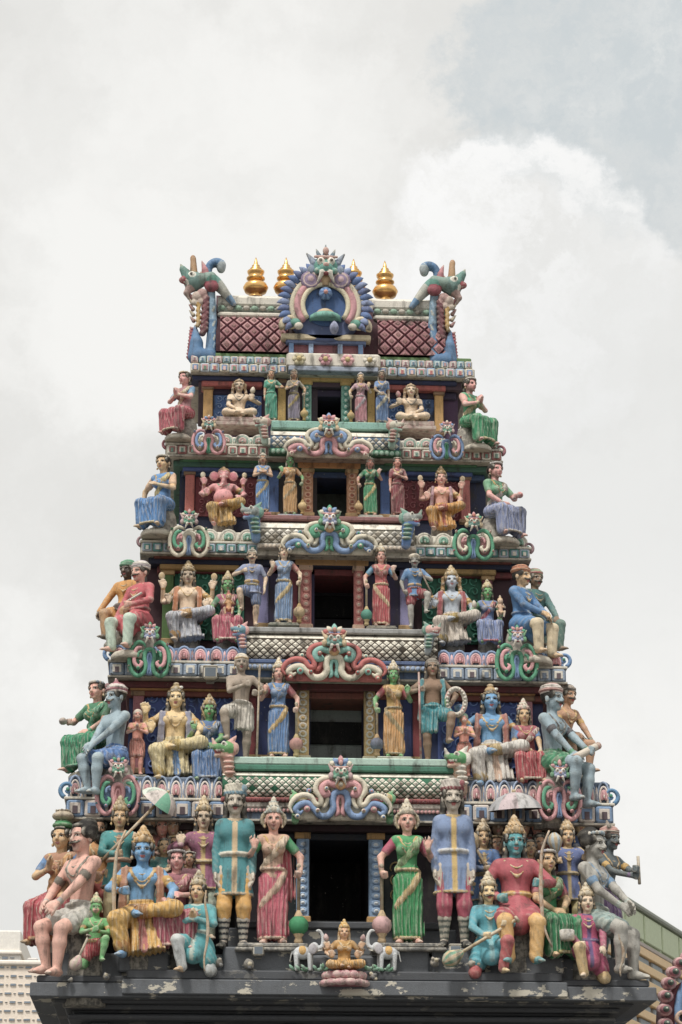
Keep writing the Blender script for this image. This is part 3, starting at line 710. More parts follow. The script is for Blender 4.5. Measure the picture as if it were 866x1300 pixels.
            k, c1_, c2_ = pr[1:4]; so_, el, tt, d = ends[k]; b = tt+d*.13
            M.tube([tt+d*.04, b-d*.02], .007, c2_, 6); M.ball(b, (.03, .012, .042), c1_, 12, 7)
        elif t == 'ring':
            x, y, z, rx, rz_, c1_, c2_ = pr[1:8]
            pts = [(x+rx*math.cos(q), y, z+rz_*math.sin(q)) for q in np.linspace(0, 2*math.pi, 25)]
            M.tube(pts, .016, c1_, 8, colf=lambda i, j: c1_ if (i//2) % 3 else c2_); nm = 'garland'
        elif t == 'pot':
            x, y, z, r_, c1_, c2_ = pr[1:7]; M.lathe([(r_*.8, -r_*.8), (r_, -r_*.6), (r_, r_*.6), (r_*.85, r_*.7), (r_*.8, r_*.4)], c1_, 14, (x, y, z), colf=lambda i, j: c2_ if i > 2 else c1_); nm = 'drum'
        elif t == 'child':
            x, y, z = pr[1:4]; c_ = pr[4]; K = Fld()
            K.cap((x, y, z), (x, y, z+.09), .032, .03, c_); K.ell((x, y-.005, z+.145), (.034, .036, .04), c_, .01); K.ell((x, y+.01, z+.175), (.036, .036, .025), pr[5], .004); K.ell((x, y+.01, z+.21), (.015, .015, .03), pr[5], .004)
            for q in (-1, 1):
                K.cap((x+q*.03, y, z+.085), (x+q*.055, y-.03, z+.06), .013, .011, c_, .006); K.cap((x+q*.055, y-.03, z+.06), (x+q*.03, y-.045, z+.10), .011, .010, c_, .005)
                K.cap((x+q*.018, y-.01, z-.005), (x+q*.045, y-.06, z+.0), .018, .015, pr[5], .006); K.cap((x+q*.045, y-.06, z), (x+q*.035, y-.065, z-.07), .015, .011, c_, .006)
                K.paint((x+q*.013, y-.036, z+.15), .006, INK)
            link('child', K.mesh('child', vx*.8, STAT), root); continue
        elif t == 'roll':
            a, b, r_, c1_, c2_ = pr[1:6]; M.tube(np.linspace(a, b, 9), r_, c1_, 10, colf=lambda i, j: c1_ if i not in (0, 7) else c2_); nm = 'scroll'
        M.build(nm, root, STAT)
    if ped:
        pw, pd, ph, pc = ped; M = MB(); M.box(-pw, pw, -pd, pd*.8, -ph*.55, -.002, pc, .008); M.box(-pw*1.08, pw*1.08, -pd*1.06, pd*.85, -ph, -ph*.57, pc, .008); M.build('pedestal', root, STAT)
    NFIG[0] += 1
    return root
# ------------------------------------------------------------------ ground
GZ = -6.1
def ground_mat():
    m = bpy.data.materials.new('pavement_concrete'); m.use_nodes = True; t = NT(m.node_tree)
    pos = t.n('ShaderNodeNewGeometry').outputs['Position']
    c = t.mix(t.ramp(t.noise(pos, .6, 6, .6), .35, .65), (.085, .082, .078), (.13, .125, .115))
    c = t.mix(t.ramp(t.noise(pos, 12, 4, .6), .5, .7, 0, .4), c, (.15, .145, .135))
    bs = t.n('ShaderNodeBsdfPrincipled', {'Base Color': c, 'Roughness': .9}); t.n('ShaderNodeOutputMaterial', {'Surface': bs.outputs[0]}); return m
M = MB(); M.face([(-1500, -300, GZ), (1500, -300, GZ), (1500, 2500, GZ), (-1500, 2500, GZ)], '#8a8680'); g = M.build('ground', None, ground_mat(), 'structure')

# ------------------------------------------------------------------ the tower
YC = 2.95                                                  # middle of the tower front to back
TW = empty('temple_tower', (0, 0, GZ)); tag(TW, 'tall stepped temple gate tower crowded with painted statues above grey base', 'tower')
TZ = V3(0, 0, -GZ)
def part(M, name, mat=None, parent=None, kind=None):       # world-built mesh hung on the tower
    o = M.build(name, parent or TW, mat, kind, loc=(0, 0, -GZ) if parent is None else None); return o
def pgroup(name): return empty(name, (0, 0, -GZ), TW)
def X(px, py, Y): return at(px, py, Y)[0]
def HWD(pl, pr, py, Y): return (X(pr, py, Y)-X(pl, py, Y))/2
def wbox(M, pl, pr, pt, pb, Yf, Yb, col, bev=.012):        # box given by picture edges on its front plane
    pm = (pt+pb)/2; M.box(X(pl, pm, Yf), X(pr, pm, Yf), Yf, Yb, AZ(pb, Yf), AZ(pt, Yf), col, bev)
def sbox(M, hw, pt, pb, Yf, Yb, col, bev=.012): M.box(-hw, hw, Yf, Yb, AZ(pb, Yf), AZ(pt, Yf), col, bev)
TINY = {}
def cell_mesh(name, w_, h_, c1, c2, c3, d=.05):
    M = MB(); M.box(-w_/2, w_/2, -d, .0, -h_/2, h_/2, c1, min(w_, h_)*.1)
    M.box(-w_*.32, w_*.32, -d-.012, -d+.002, -h_*.32, h_*.32, c2, min(w_, h_)*.06)
    M.box(-w_*.15, w_*.15, -d-.022, -d-.010, -h_*.34, h_*.12, c3, 0); return M.mesh(name, PAINT)
def cells(parent, name, x0, x1, zc, Yf, w_, h_, sets, gap=.012, off=0):
    n = max(1, int(round((x1-x0)/(w_+gap)))); p = (x1-x0)/n; ms = [cell_mesh(name, p-gap, h_, *c) for c in sets]
    for i in range(n): link(name, ms[(i+off) % len(ms)], parent, (x0+(i+.5)*p, Yf, zc))
def beads(parent, name, x0, x1, zc, Yf, r, col):
    n = max(2, int((x1-x0)/(2.1*r))); M = MB(); M.ball((0, 0, 0), (r*.98, r*.8, r*1.1), col, 8, 5); me = M.mesh(name, PAINT)
    for i in range(n): link(name, me, parent, (x0+(i+.5)*(x1-x0)/n, Yf, zc))
def roll(hw, pt, pb, Yf, base, scale, name='ledge_roll', plain=.36, d=.20, rows=4, xs=None):
    zt, zb = AZ(pt, Yf), AZ(pb, Yf); zc, h = (zt+zb)/2, (zt-zb)/2; x0, x1 = xs or (-hw, hw)
    rt = pgroup(name); M = MB(); ths = np.linspace(0, math.pi, 15)
    S = lambda x, th, o=0: (x, Yf+d-(d+o)*math.sin(th), zc+(h+o)*math.cos(th))
    M.grid([[S(x, t) for t in ths] for x in np.linspace(x0, x1, 12)], base); M.face([S(x0, t) for t in ths], base); M.face([S(x1, t) for t in ths[::-1]], base)
    part(M, 'roll_body', parent=rt)
    t0 = math.pi*plain; M = MB(); M.grid([[S(x, t, .014) for t in np.linspace(0, t0, 7)] for x in np.linspace(x0, x1, 10)], '#d8d1c1'); M.face([S(x, t0, .014-q*.016) for q in (0, 1) for x in ((x0, x1) if q == 0 else (x1, x0))], '#b9b2a4'); part(M, 'plain_band', WHITE, rt)
    t1 = math.pi*.93; arc = h*(t1-t0)*1.05; ph = arc/rows; pw = ph*1.05; n = int((x1-x0)/pw); pw = (x1-x0)/n; M = MB(); rr = random.Random(int(hw*100))
    dt = (t1-t0)/rows
    for r_ in range(rows*2-1):
        for i in range(n-(r_ % 2)):
            if rr.random() < .03: continue
            x, t = x0+(i+.5+.5*(r_ % 2))*pw, t0+(r_+1)*dt/2; a, b = pw*.40, dt*.40; o = .013+.008*rr.random()
            P = [S(x-a, t, .004), S(x, t+b, .004), S(x+a, t, .004), S(x, t-b, .004)]; A = S(x, t-b*.1, o)
            c = scale if rr.random() < .8 else '#a89f90'
            for q in range(4): M.face([P[q], P[(q+1) % 4], A], c)
    part(M, 'roll_scales', WHITE, rt, 'stuff'); return rt
def pilaster(pl, pr, pt, pb, Y, col, cap_='#b8893e', d=.10, name='pilaster', studs=None):
    rt = pgroup(name); M = MB(); wbox(M, pl, pr, pt, pb, Y, Y+d, col, .012); part(M, 'shaft', parent=rt)
    M = MB(); wd = (pr-pl)*.14; wbox(M, pl-wd, pr+wd, pt, pt+(pb-pt)*.06+2, Y-.025, Y+d-.012, cap_, .01); part(M, 'capital', parent=rt)
    M = MB(); wbox(M, pl-wd, pr+wd, pb-(pb-pt)*.06-1, pb+.4, Y-.028, Y+d-.015, cap_, .01); part(M, 'base', parent=rt)
    if studs:
        c1, c2, n = studs; xm = (X(pl, (pt+pb)/2, Y)+X(pr, (pt+pb)/2, Y))/2; w_ = (X(pr, pt, Y)-X(pl, pt, Y))*.36; z0, z1 = AZ(pb-(pb-pt)*.09, Y), AZ(pt+(pb-pt)*.1, Y)
        M = MB(); M.lathe([(w_, 0), (w_*.95, .014), (w_*.55, .022), (w_*.5, .018), (w_*.3, .034), (.004, .04)], c1, 10, axis='y', colf=lambda i, j: c1 if i < 3 else c2); me = M.mesh('rosette', PAINT)
        for i in range(n): link('rosette', me, rt, (xm, Y-.001, z0+(z1-z0)*(i+.5)/n), s=(1, 1, min(1.0, (z1-z0)/n/(2.05*w_))))
def relief(x0, x1, z0, z1, Y, col, seed, name='relief_scrolls', size=.12):
    M = MB(); rr = random.Random(seed); nx, nz = max(1, int((x1-x0)/size)), max(1, int((z1-z0)/size))
    for i in range(nx):
        for j in range(nz):
            cx, cz = x0+(i+.5)*(x1-x0)/nx, z0+(j+.5)*(z1-z0)/nz; ph = rr.random()*6.28; sg = rr.choice((-1, 1)); s = size*.5
            M.tube([(cx+sg*math.cos(ph+q)*s*(1-q/8.5), Y-.008-.012*q/7, cz+math.sin(ph+q)*s*(1-q/8.5)) for q in np.linspace(0, 6.6, 15)], np.linspace(s*.12, s*.2, 15), col, 5)
    part(M, name, kind='stuff')

# ---- base: slate-grey stepped ledge and storey below
F0 = -.95; HB = HWD(32, 828, 1258, F0)
M = MB(); z = lambda p: AZ(p, F0)
M.box(-HB, HB, F0, 2*YC-F0, z(1268), z(1250), '#000000', .012); part(M, 'base_cornice_fascia', SLATE)
HC = HWD(150, 716, 1255, F0-.09)
M = MB(); M.box(-HC, HC, F0-.09, F0+.5, z(1265), z(1246), '#000000', .012); part(M, 'base_cornice_fascia', SLATE)
HL = HWD(40, 818, 1238, F0+.06)
M = MB(); M.box(-HL, HL, F0+.06, 2*YC-F0-.06, z(1249.5), z(1240), '#000000', .02); part(M, 'base_ledge', SLATEP)
M = MB(); M.box(-HC+.05, HC-.05, F0-.03, F0+.4, z(1245.6), z(1233), '#000000', .02); part(M, 'base_ledge', SLATEP)
ZL1 = z(1239)
M = MB(); HS = HWD(52, 806, 1220, F0+.2); M.box(-HS, HS, F0+.22, 2*YC-F0-.2, z(1241), AZ(1212, F0+.2), '#000000', .03); part(M, 'plinth_block', SLATE)
for (a, b, pt) in ((283, 372, 1203), (483, 545, 1200), (549, 600, 1202), (150, 215, 1208), (655, 716, 1212), (270, 600, 1214)):
    M = MB(); wbox(M, a, b, pt, 1236, F0+.10+(.04 if b-a > 200 else 0), F0+.5, '#000000', .02); part(M, 'plinth_block', SLATE)
M = MB(); wbox(M, 300, 570, 1170, 1179, -.34, .9, '#000000', .015); part(M, 'door_step', SLATEP)
M = MB(); wbox(M, 290, 580, 1179, 1213, -.28, .9, '#000000', .015); part(M, 'door_step', SLATE)
M = MB(); sbox(M, HB-.55, 1262, 1300, F0+.75, 2*YC-F0-.75, '#000000', 0); part(M, 'base_wall', SLATEP)
for i, (pt, pb, y_, hw) in enumerate(((1268, 1275, .22, .25), (1276, 1283, .38, .40), (1284, 1288, .52, .5), (1289, 1296, .46, .44))):
    M = MB(); sbox(M, HB-hw, pt, pb, F0+y_, 2*YC-F0-y_, '#000000', .02); part(M, 'base_moulding', SLATEP)
M = MB(); M.box(-HB+.6, HB-.6, F0+.8, 2*YC-F0-.8, GZ, AZ(1298, F0+.8), '#000000', 0); part(M, 'base_storey', SLATEP)
for i in range(6):
    x = -3+i*1.2; M = MB(); M.box(x-.12, x+.12, F0+.70, F0+.82, GZ, AZ(1299, F0+.8), '#000000', .03); part(M, 'base_pilaster', SLATEP)

for i, (px, py, r_) in enumerate(((135, 1240, 7), (277, 1222, 7), (316, 1224, 8), (552, 1222, 6), (604, 1222, 7), (90, 1244, 5), (474, 1240, 4))):   # remnants of broken-off ornaments
    c = at(px, py, F0-.02 if py < 1235 else F0-.06); u = abs(at(px+1, py, F0)[0]-c[0])*r_; f = Fld(); rr = random.Random(i)
    f.ell((0, .2, 0), (.8, .9, .8), '#8a857c', .3)
    for k in range(6): f.ell((rr.uniform(-.7, .7), rr.uniform(-.7, .2), rr.uniform(-.6, .7)), (rr.uniform(.2, .5),)*3, rr.choice(('#a89f90', '#6a6a6c', '#c4b89c', '#8a8a88')), .15)
    link('plaster_remnant', f.mesh('plaster_remnant', .11, PAINT), TW, V3(*c)+TZ, s=u)

# ---- the five storeys
TIERS = [
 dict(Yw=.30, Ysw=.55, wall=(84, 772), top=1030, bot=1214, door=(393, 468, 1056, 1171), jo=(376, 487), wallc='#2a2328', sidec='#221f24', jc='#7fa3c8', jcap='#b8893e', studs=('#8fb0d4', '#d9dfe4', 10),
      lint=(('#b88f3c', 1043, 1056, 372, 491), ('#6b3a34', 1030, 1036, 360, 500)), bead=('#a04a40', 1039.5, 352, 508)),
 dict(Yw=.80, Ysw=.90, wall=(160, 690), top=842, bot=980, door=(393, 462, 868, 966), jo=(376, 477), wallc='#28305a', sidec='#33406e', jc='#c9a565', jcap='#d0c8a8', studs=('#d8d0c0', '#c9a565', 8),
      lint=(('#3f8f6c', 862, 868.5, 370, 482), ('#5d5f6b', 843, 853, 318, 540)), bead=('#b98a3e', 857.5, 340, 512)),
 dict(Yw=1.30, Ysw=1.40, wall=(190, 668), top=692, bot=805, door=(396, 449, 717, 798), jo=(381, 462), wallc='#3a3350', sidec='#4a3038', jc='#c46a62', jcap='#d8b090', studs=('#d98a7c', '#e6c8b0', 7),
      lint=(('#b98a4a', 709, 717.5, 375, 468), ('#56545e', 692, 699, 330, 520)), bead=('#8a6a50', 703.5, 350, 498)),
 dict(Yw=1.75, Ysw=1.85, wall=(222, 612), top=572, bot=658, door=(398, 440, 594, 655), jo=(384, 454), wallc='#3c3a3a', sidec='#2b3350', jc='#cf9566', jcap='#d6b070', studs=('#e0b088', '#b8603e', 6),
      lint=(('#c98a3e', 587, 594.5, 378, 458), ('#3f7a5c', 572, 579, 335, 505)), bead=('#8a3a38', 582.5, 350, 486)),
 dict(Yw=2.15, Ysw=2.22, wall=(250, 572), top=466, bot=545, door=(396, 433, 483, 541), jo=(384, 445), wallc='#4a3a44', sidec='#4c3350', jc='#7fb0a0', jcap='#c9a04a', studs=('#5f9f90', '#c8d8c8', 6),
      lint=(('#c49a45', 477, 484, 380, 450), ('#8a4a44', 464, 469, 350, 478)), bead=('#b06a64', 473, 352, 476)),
]
for ti, t in enumerate(TIERS):
    Yw, Ys = t['Yw'], t['Ysw']; dl, dr, dt, db = t['door']; jl, jr = t['jo']; hwj = HWD(jl, jr, (dt+db)/2, Yw); dw = HWD(dl, dr, (dt+db)/2, Yw)
    hw = HWD(*t['wall'], t['bot'], Ys); zt, zb = AZ(t['top'], Yw), AZ(t['bot'], Yw)-.35; zd = AZ(dt, Yw); Yk = 2*YC-Ys
    hc = HWD(*{0: (300, 565), 1: (322, 545), 2: (325, 525), 3: (338, 500), 4: (350, 480)}[ti], t['bot'], Yw)
    for sd in (-1, 1):
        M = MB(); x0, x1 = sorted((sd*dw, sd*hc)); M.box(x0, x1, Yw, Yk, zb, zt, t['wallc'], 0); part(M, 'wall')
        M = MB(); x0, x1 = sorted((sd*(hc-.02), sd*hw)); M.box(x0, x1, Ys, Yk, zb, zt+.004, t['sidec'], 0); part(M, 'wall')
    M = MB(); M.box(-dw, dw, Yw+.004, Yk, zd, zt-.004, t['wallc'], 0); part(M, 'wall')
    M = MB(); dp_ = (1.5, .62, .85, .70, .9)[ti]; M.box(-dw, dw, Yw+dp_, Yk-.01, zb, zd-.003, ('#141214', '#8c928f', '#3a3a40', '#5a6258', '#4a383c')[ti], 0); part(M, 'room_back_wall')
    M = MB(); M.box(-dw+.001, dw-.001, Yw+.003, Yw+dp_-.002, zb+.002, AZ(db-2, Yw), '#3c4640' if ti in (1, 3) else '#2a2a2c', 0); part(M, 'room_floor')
    if ti == 0:                                                  # painted ceiling flower inside the door
        M = MB(); c = (0, Yw+.45, zd-.004)
        for r_, cc in ((.34, '#7a3a3a'), (.25, '#8f5a50'), (.16, '#6a3034'), (.07, '#9a7050')):
            M.face([(c[0]+r_*math.cos(-q), c[1]+r_*math.sin(-q), c[2]-(.36-r_)*.02) for q in np.linspace(0, 2*math.pi, 24, endpoint=False)], cc)
        part(M, 'ceiling_rosette')
    elif ti in (1, 2):
        M = MB(); M.box(-dw*.995, dw*.995, Yw+dp_-.06, Yw+dp_+.1, AZ(db-34, Yw), AZ(db-62, Yw), '#161616', 0); part(M, 'room_dark_band')  # near-black band across the back wall of the room
    for a, b in ((jl, dl), (dr, jr)): pilaster(a+.5, b-.5, dt, db, Yw-.10, t['jc'], t['jcap'], .14, 'door_jamb', t['studs'])
    for i, (c, pt, pb, a, b) in enumerate(t['lint']):
        M = MB(); wbox(M, a, b, pt, pb, Yw-.14-.03*i, Yw+.05, c, .012); part(M, 'lintel')
    c, pz_, a, b = t['bead']; rt = pgroup('bead_moulding'); M = MB(); wbox(M, a-2, b+2, pz_-3.6, pz_+3.6, Yw-.145, Yw+.04, '#2c2422', .006); part(M, 'bed', parent=rt)
    beads(rt, 'bead', X(a, pz_, Yw-.15), X(b, pz_, Yw-.15), AZ(pz_, Yw-.15), Yw-.16, .034 if ti < 3 else .03, c)
# pilasters and niches (picture edges, colour)
for (a, b, pt, pb, Y, c) in (
    (168, 182, 878, 985, .78, '#9a5860'), (327, 345, 868, 966, .78, '#2f3d74'), (316, 326, 868, 966, .79, '#8f2f36'), (505, 523, 868, 966, .78, '#2f3d74'), (524, 534, 868, 966, .79, '#8f2f36'), (663, 677, 878, 985, .78, '#b0707a'),
    (206, 220, 725, 820, 1.28, '#567a3e'), (326, 341, 712, 798, 1.27, '#8a86b8'), (508, 522, 712, 798, 1.27, '#8f8ab8'), (362, 378, 712, 797, 1.28, '#7a2f3c'), (613, 626, 725, 820, 1.28, '#7a3a44'),
    (235, 247, 600, 658, 1.72, '#b8584a'), (341, 354, 590, 656, 1.72, '#3f68a8'), (483, 495, 590, 656, 1.72, '#3f68a8'), (585, 597, 600, 660, 1.72, '#c0605a'),
    (258, 270, 492, 545, 2.10, '#c09040'), (353, 363, 482, 540, 2.08, '#c0983f'), (467, 476, 482, 540, 2.08, '#c0983f'), (552, 563, 493, 548, 2.10, '#c09040')):
    pilaster(a, b, pt, pb, Y, c, '#b8935a' if c[1] < '9' else '#8a6a4a')
for (a, b, pt, pb, Y, c) in ((165, 292, 866, 879, .70, '#b98032'), (556, 680, 866, 879, .70, '#b98032'), (203, 304, 712, 726, 1.20, '#a8803a'), (540, 630, 712, 726, 1.20, '#b08a44'),
    (232, 330, 589, 601, 1.66, '#36508c'), (492, 600, 589, 601, 1.66, '#36508c'), (256, 333, 485, 493, 2.04, '#b0483e'), (490, 566, 485, 493, 2.04, '#b0483e'),
    (240, 336, 480, 485.6, 2.0, '#2c3358'), (486, 580, 480, 485.6, 2.0, '#2c3358'), (195, 310, 705, 712, 1.12, '#7a3a2c'), (536, 650, 705, 712, 1.12, '#7a3a2c'), (228, 335, 581, 589, 1.58, '#3f7a50'), (488, 606, 581, 589, 1.58, '#3f7a50'),
    (150, 300, 858, 866, .62, '#6a2c30'), (550, 700, 858, 866, .62, '#7a3036')):
    M = MB(); wbox(M, a, b, pt, pb, Y, Y+.3, c, .015); part(M, 'niche_beam')
for i, (a, b, pt, pb, Y, c, c2, sz) in enumerate(((183, 300, 879, 985, .86, '#33509a', '#5a7cc0', .16), (556, 662, 879, 985, .86, '#33509a', '#5a7cc0', .16), (221, 310, 726, 815, 1.37, '#267058', '#46a084', .15), (536, 612, 726, 815, 1.37, '#267058', '#46a084', .15),
    (248, 326, 601, 658, 1.82, '#843640', '#aa5c64', .11), (496, 584, 601, 658, 1.82, '#843640', '#aa5c64', .11), (271, 332, 493, 545, 2.19, '#3566a6', '#7a9ccc', .10), (491, 551, 493, 545, 2.19, '#3566a6', '#7a9ccc', .10),
    (340, 376, 1090, 1180, .27, '#20282a', '#8a7440', .17), (487, 520, 1090, 1180, .27, '#20282a', '#8a7440', .17))):
    M = MB(); wbox(M, a, b, pt, pb, Y, Y+.1, c, 0); part(M, 'niche_panel'); pm = (pt+pb)/2
    relief(X(a, pm, Y)+.03, X(b, pm, Y)-.03, AZ(pb, Y)+.02, AZ(pt, Y)-.02, Y-.002, c2, i, size=sz)

# ---- ledges between the storeys
def petals(rt, x0, x1, zb_, h_, Y, n, c1, c2, c3):      # a row of moulded lobes: nested horseshoe rims round a bud, leaves between
    n = int(n*1.6); p = (x1-x0)/n; M = MB()
    for k, (sc, c, r_) in enumerate(((1, c1, .085), (.68, c3, .075), (.40, c2, .09))):
        pts = [(math.cos(q)*p*.42*sc, -.02-.018*k, .10*p+math.sin(q)*h_*.44*sc*1.5-h_*.25) for q in np.linspace(-.6, math.pi+.6, 15)]
        M.tube(pts, p*r_, c, 6)
    M.ball((0, -.05, -h_*.10), (p*.13, .035, h_*.22), c2, 8, 5); M.ball((0, -.075, -h_*.18), (p*.06, .02, h_*.10), c3, 6, 4)
    me = M.mesh('lobe', PAINT); M = MB(); leafm = ((0, -.02, -h_*.5), 0, h_*.9, p*.12)
    M.ball((0, -.03, -h_*.12), (p*.10, .035, h_*.40), c3, 8, 5); M.ball((0, -.055, -h_*.2), (p*.05, .02, h_*.2), c1, 6, 4); m2 = M.mesh('leaf', PAINT)
    for i in range(n):
        link('lobe', me, rt, (x0+(i+.5)*p, Y, zb_+h_*.5))
        if i: link('leaf', m2, rt, (x0+i*p, Y, zb_+h_*.5))
def curl(rt, x, y, zc, r, sg, c1, c2):
    M = MB(); M.tube([(x+sg*math.cos(q*1.0-1.2)*r*(1-q/9), y, zc+math.sin(q-1.2)*r*(1-q/9)) for q in np.linspace(0, 7, 26)], np.linspace(r*.28, r*.16, 26), c1, 8, 1.3); M.ball((x, y-.03, zc), r*.22, c2); part(M, 'end_curl', parent=rt)
LED = [ # side-bay ledge: outer px, petals top/bottom, cells top/bottom, y front, inner px, colours
 dict(o=(70, 768), i=(297, 585), pet=(986, 1016), cel=(1018, 1042), Y=-.10, c=('#6f8fb4', '#cbbfb4', '#5a4a50'), pc=('#8fa3c0', '#c98f92', '#dccfc4'), base='#5a6a80', npet=7),
 dict(o=(130, 712), i=(303, 548), pet=(822, 842), cel=(842, 862), Y=.45, c=('#8fa0b4', '#d8d2c4', '#6a5a60'), pc=('#7f9cc4', '#d48f94', '#e0b0b0'), base='#4f6a90', npet=5),
 dict(o=(170, 665), i=(322, 520), pet=(674, 690), cel=(690, 705), Y=.98, c=('#a3b0be', '#4f8f8c', '#d6d0c0'), pc=('#c8c2b2', '#7fae98', '#d8d0c0'), base='#d0c9b9', npet=4),
 dict(o=(200, 627), i=(334, 502), pet=(553, 566), cel=(567, 581), Y=1.42, c=('#d6cfbf', '#a0605c', '#6f8f80'), pc=('#d2ccbe', '#c8a8a0', '#8fb0a0'), base='#ddd6c6', npet=4),
]
for li, L in enumerate(LED):
    Y = L['Y']; ho = HWD(*L['o'], L['cel'][1], Y); hi = HWD(*L['i'], L['cel'][1], Y); Yk = 2*YC-Y; rt = pgroup('ledge')
    zt, zm, zb_ = AZ(L['pet'][0], Y), AZ(L['pet'][1], Y), AZ(L['cel'][1], Y)
    M = MB(); M.box(-ho, ho, Y+.06, Yk, zb_+.01, zm, L['base'], .01); part(M, 'fascia', parent=rt)
    M = MB(); M.box(-ho+.02, ho-.02, Y+.12, Yk-.1, zm+.002, zt, L['base'], .03); part(M, 'slab', parent=rt)
    M = MB(); M.box(-ho-.02, ho+.02, Y+.02, Yk+.04, zm-.022, zm+.012, '#c4bdae', .008); M.box(-ho-.015, ho+.015, Y+.03, Yk+.03, zb_-.012, zb_+.018, '#a9a294', .006); part(M, 'fillet', WHITE, rt)
    M = MB(); M.box(-ho+.1, ho-.1, Y+.2, Yk-.2, zb_-.10, zb_-.014, ('#3c2a2e', '#6a2c30', '#2a3048', '#3f6a58')[li], .01); M.box(-ho+.22, ho-.22, Y+.32, Yk-.32, zb_-.19, zb_-.102, ('#2c3038', '#7a3a2c', '#7a2f30', '#2f4a70')[li], .01); part(M, 'soffit_moulding', parent=rt)
    for sd in (-1, 1):
        a, b = sorted((sd*hi, sd*ho)); ch = zm-zb_-.05
        cells(rt, 'cornice_block', a+.01, b-.01, (zm+zb_)/2-.004, Y+.062, ch*1.05, ch, [L['c'], (L['c'][1], L['c'][0], L['c'][2])] if li != 1 else [L['c'], (L['c'][0], L['c'][1], '#7a8aa0')])
        petals(rt, a+.02, b-.02, zm+.01, zt-zm-.01, Y+.125, L['npet'], *L['pc'])
        curl(rt, sd*(ho-.02), Y+.1, zm+.02+.10*(li < 2), .11 if li == 0 else .10 if li == 1 else .08, sd, ('#4f86b0', '#5a86b8', '#9a7a80', '#a0606a')[li], '#4f9a80')
# central rolls and door floors: hw px, roll top/bottom, floor strip
ROLLS = [
 dict(x=(288, 590), r=(979, 1013), Y=-.14, base='#1f6a4a', sc='#d6cfc0', f=(('#a8c4b6', 962, 971.5), ('#3f7f68', 971.5, 979)), u=(('#9c4a44', 1013, 1019), ('#c8beb2', 1019, 1026), ('#b4b2ac', 1026, 1031))),
 dict(x=(300, 552), r=(804, 839), Y=.36, base='#4a4034', sc='#d2ccbc', f=(('#9a9a98', 797, 804),), u=(('#48608c', 838, 843), ('#b9b4a8', 843, 850))),
 dict(x=(322, 520), r=(661, 692), Y=.88, base='#8a8476', sc='#d6d0c4', f=(('#8a5a58', 655, 661),), u=(('#b8b2a8', 691, 697),)),
 dict(x=(336, 500), r=(545, 571), Y=1.32, base='#5a7a9a', sc='#d4cec2', f=(('#7fb0a2', 535, 545),), u=(('#3f7f60', 570, 577),)),
]
for li, L in enumerate(ROLLS):
    Y = L['Y']; hw = HWD(*L['x'], L['r'][1], Y); roll(hw, *L['r'], Y, L['base'], L['sc'], rows=4 if li < 2 else 3, plain=.30 if li < 2 else .4)
    for (c, pt, pb) in L['f']: M = MB(); sbox(M, hw-.01, pt, pb, Y+.03, Y+.9, c, .015); part(M, 'door_floor', PAINT)
    for k, (c, pt, pb) in enumerate(L['u']): M = MB(); sbox(M, hw+.02-.03*k, pt, pb, Y+.03+.02*k, Y+.8, c, .012); part(M, 'under_ledge_band', WHITE if c[1] in 'bc' else PAINT)
    k = len(L['u'])-1; c, pt, pb = L['u'][k]; rt = pgroup('bead_moulding'); zc = AZ((pt+pb)/2, Y); beads(rt, 'bead', -hw+.03*k, hw-.03*k, zc, Y+.03+.02*k-.006, max(.024, (AZ(pt, Y)-AZ(pb, Y))*.42), ('#c98f8c', '#8fa4c4', '#c9b8a4', '#8fb09a')[li])
    if li == 0: beads(rt, 'bead', -hw, hw, AZ(1016, Y), Y+.022, .026, '#7a3438')
    M = MB(); sbox(M, hw-.03, L['r'][0]+1, L['r'][1]-1, Y+.2, Y+.9, '#6a6258', 0); part(M, 'ledge_core')

# ---- horseshoe scroll ornaments with a guardian face
def guardian_mesh(c1, c2, c3, c4):
    f = Fld(); f.ell((0, 0, 0), (.34, .22, .30), c1, .05); f.ell((0, -.16, -.12), (.20, .16, .15), c1, .05)
    for s in (-1, 1):
        f.ell((s*.15, -.20, .08), (.10, .09, .10), WHT, .01); f.ell((s*.15, -.28, .08), (.045, .03, .05), INK, .01)
        f.cap((s*.04, -.20, .20), (s*.30, -.12, .24), .05, .04, c2, .02); f.cap((s*.32, .0, .1), (s*.52, .05, .40), .11, .03, c3, .03); f.ell((s*.40, 0, -.12), (.12, .1, .16), c3, .03)
        f.cap((s*.10, -.22, -.26), (s*.22, -.14, -.52), .075, .03, '#ddd6c8', .01); f.ell((s*.24, -.16, -.2), (.09, .1, .09), c1, .03)
    f.ell((0, -.28, -.06), (.08, .08, .07), c2, .02); f.ell((0, -.20, -.29), (.16, .08, .05), '#8a2c34', .01)
    f.cap((0, 0, .22), (0, -.02, .66), .12, .015, c4, .03); f.ell((0, -.12, .42), (.09, .07, .12), c2, .01)
    for s in (-1, 1): f.cap((s*.16, 0, .25), (s*.26, 0, .52), .09, .02, c4, .02)
    return f.mesh('guardian_face', .028, STAT)
GF = [guardian_mesh('#5f9a80', '#c08a84', '#b99a9a', '#4f7a98'), guardian_mesh('#8f9ab8', '#c48a80', '#5f9a70', '#7a8fb4'), guardian_mesh('#6a9a90', '#b8604f', '#c9b088', '#5f6f98')]
def leaf(M, c, a, L, w_, col, d=.05):
    u = V3(math.sin(a), 0, math.cos(a)); v = V3(math.cos(a), 0, -math.sin(a)); P = []
    for t in np.linspace(0, 1, 7):
        ww = w_*math.sin(math.pi*min(1, t*.9+.1))**.8*(1-t*.3); p = np.array(c)+u*L*t+V3(0, -d*math.sin(t*2.4), 0)
        P.append([p+v*ww*math.cos(q)+V3(0, -ww*.55*math.sin(q), 0) for q in np.linspace(0, 2*math.pi, 8, endpoint=False)])
    M.grid(P, col, closed=True, capends=True)
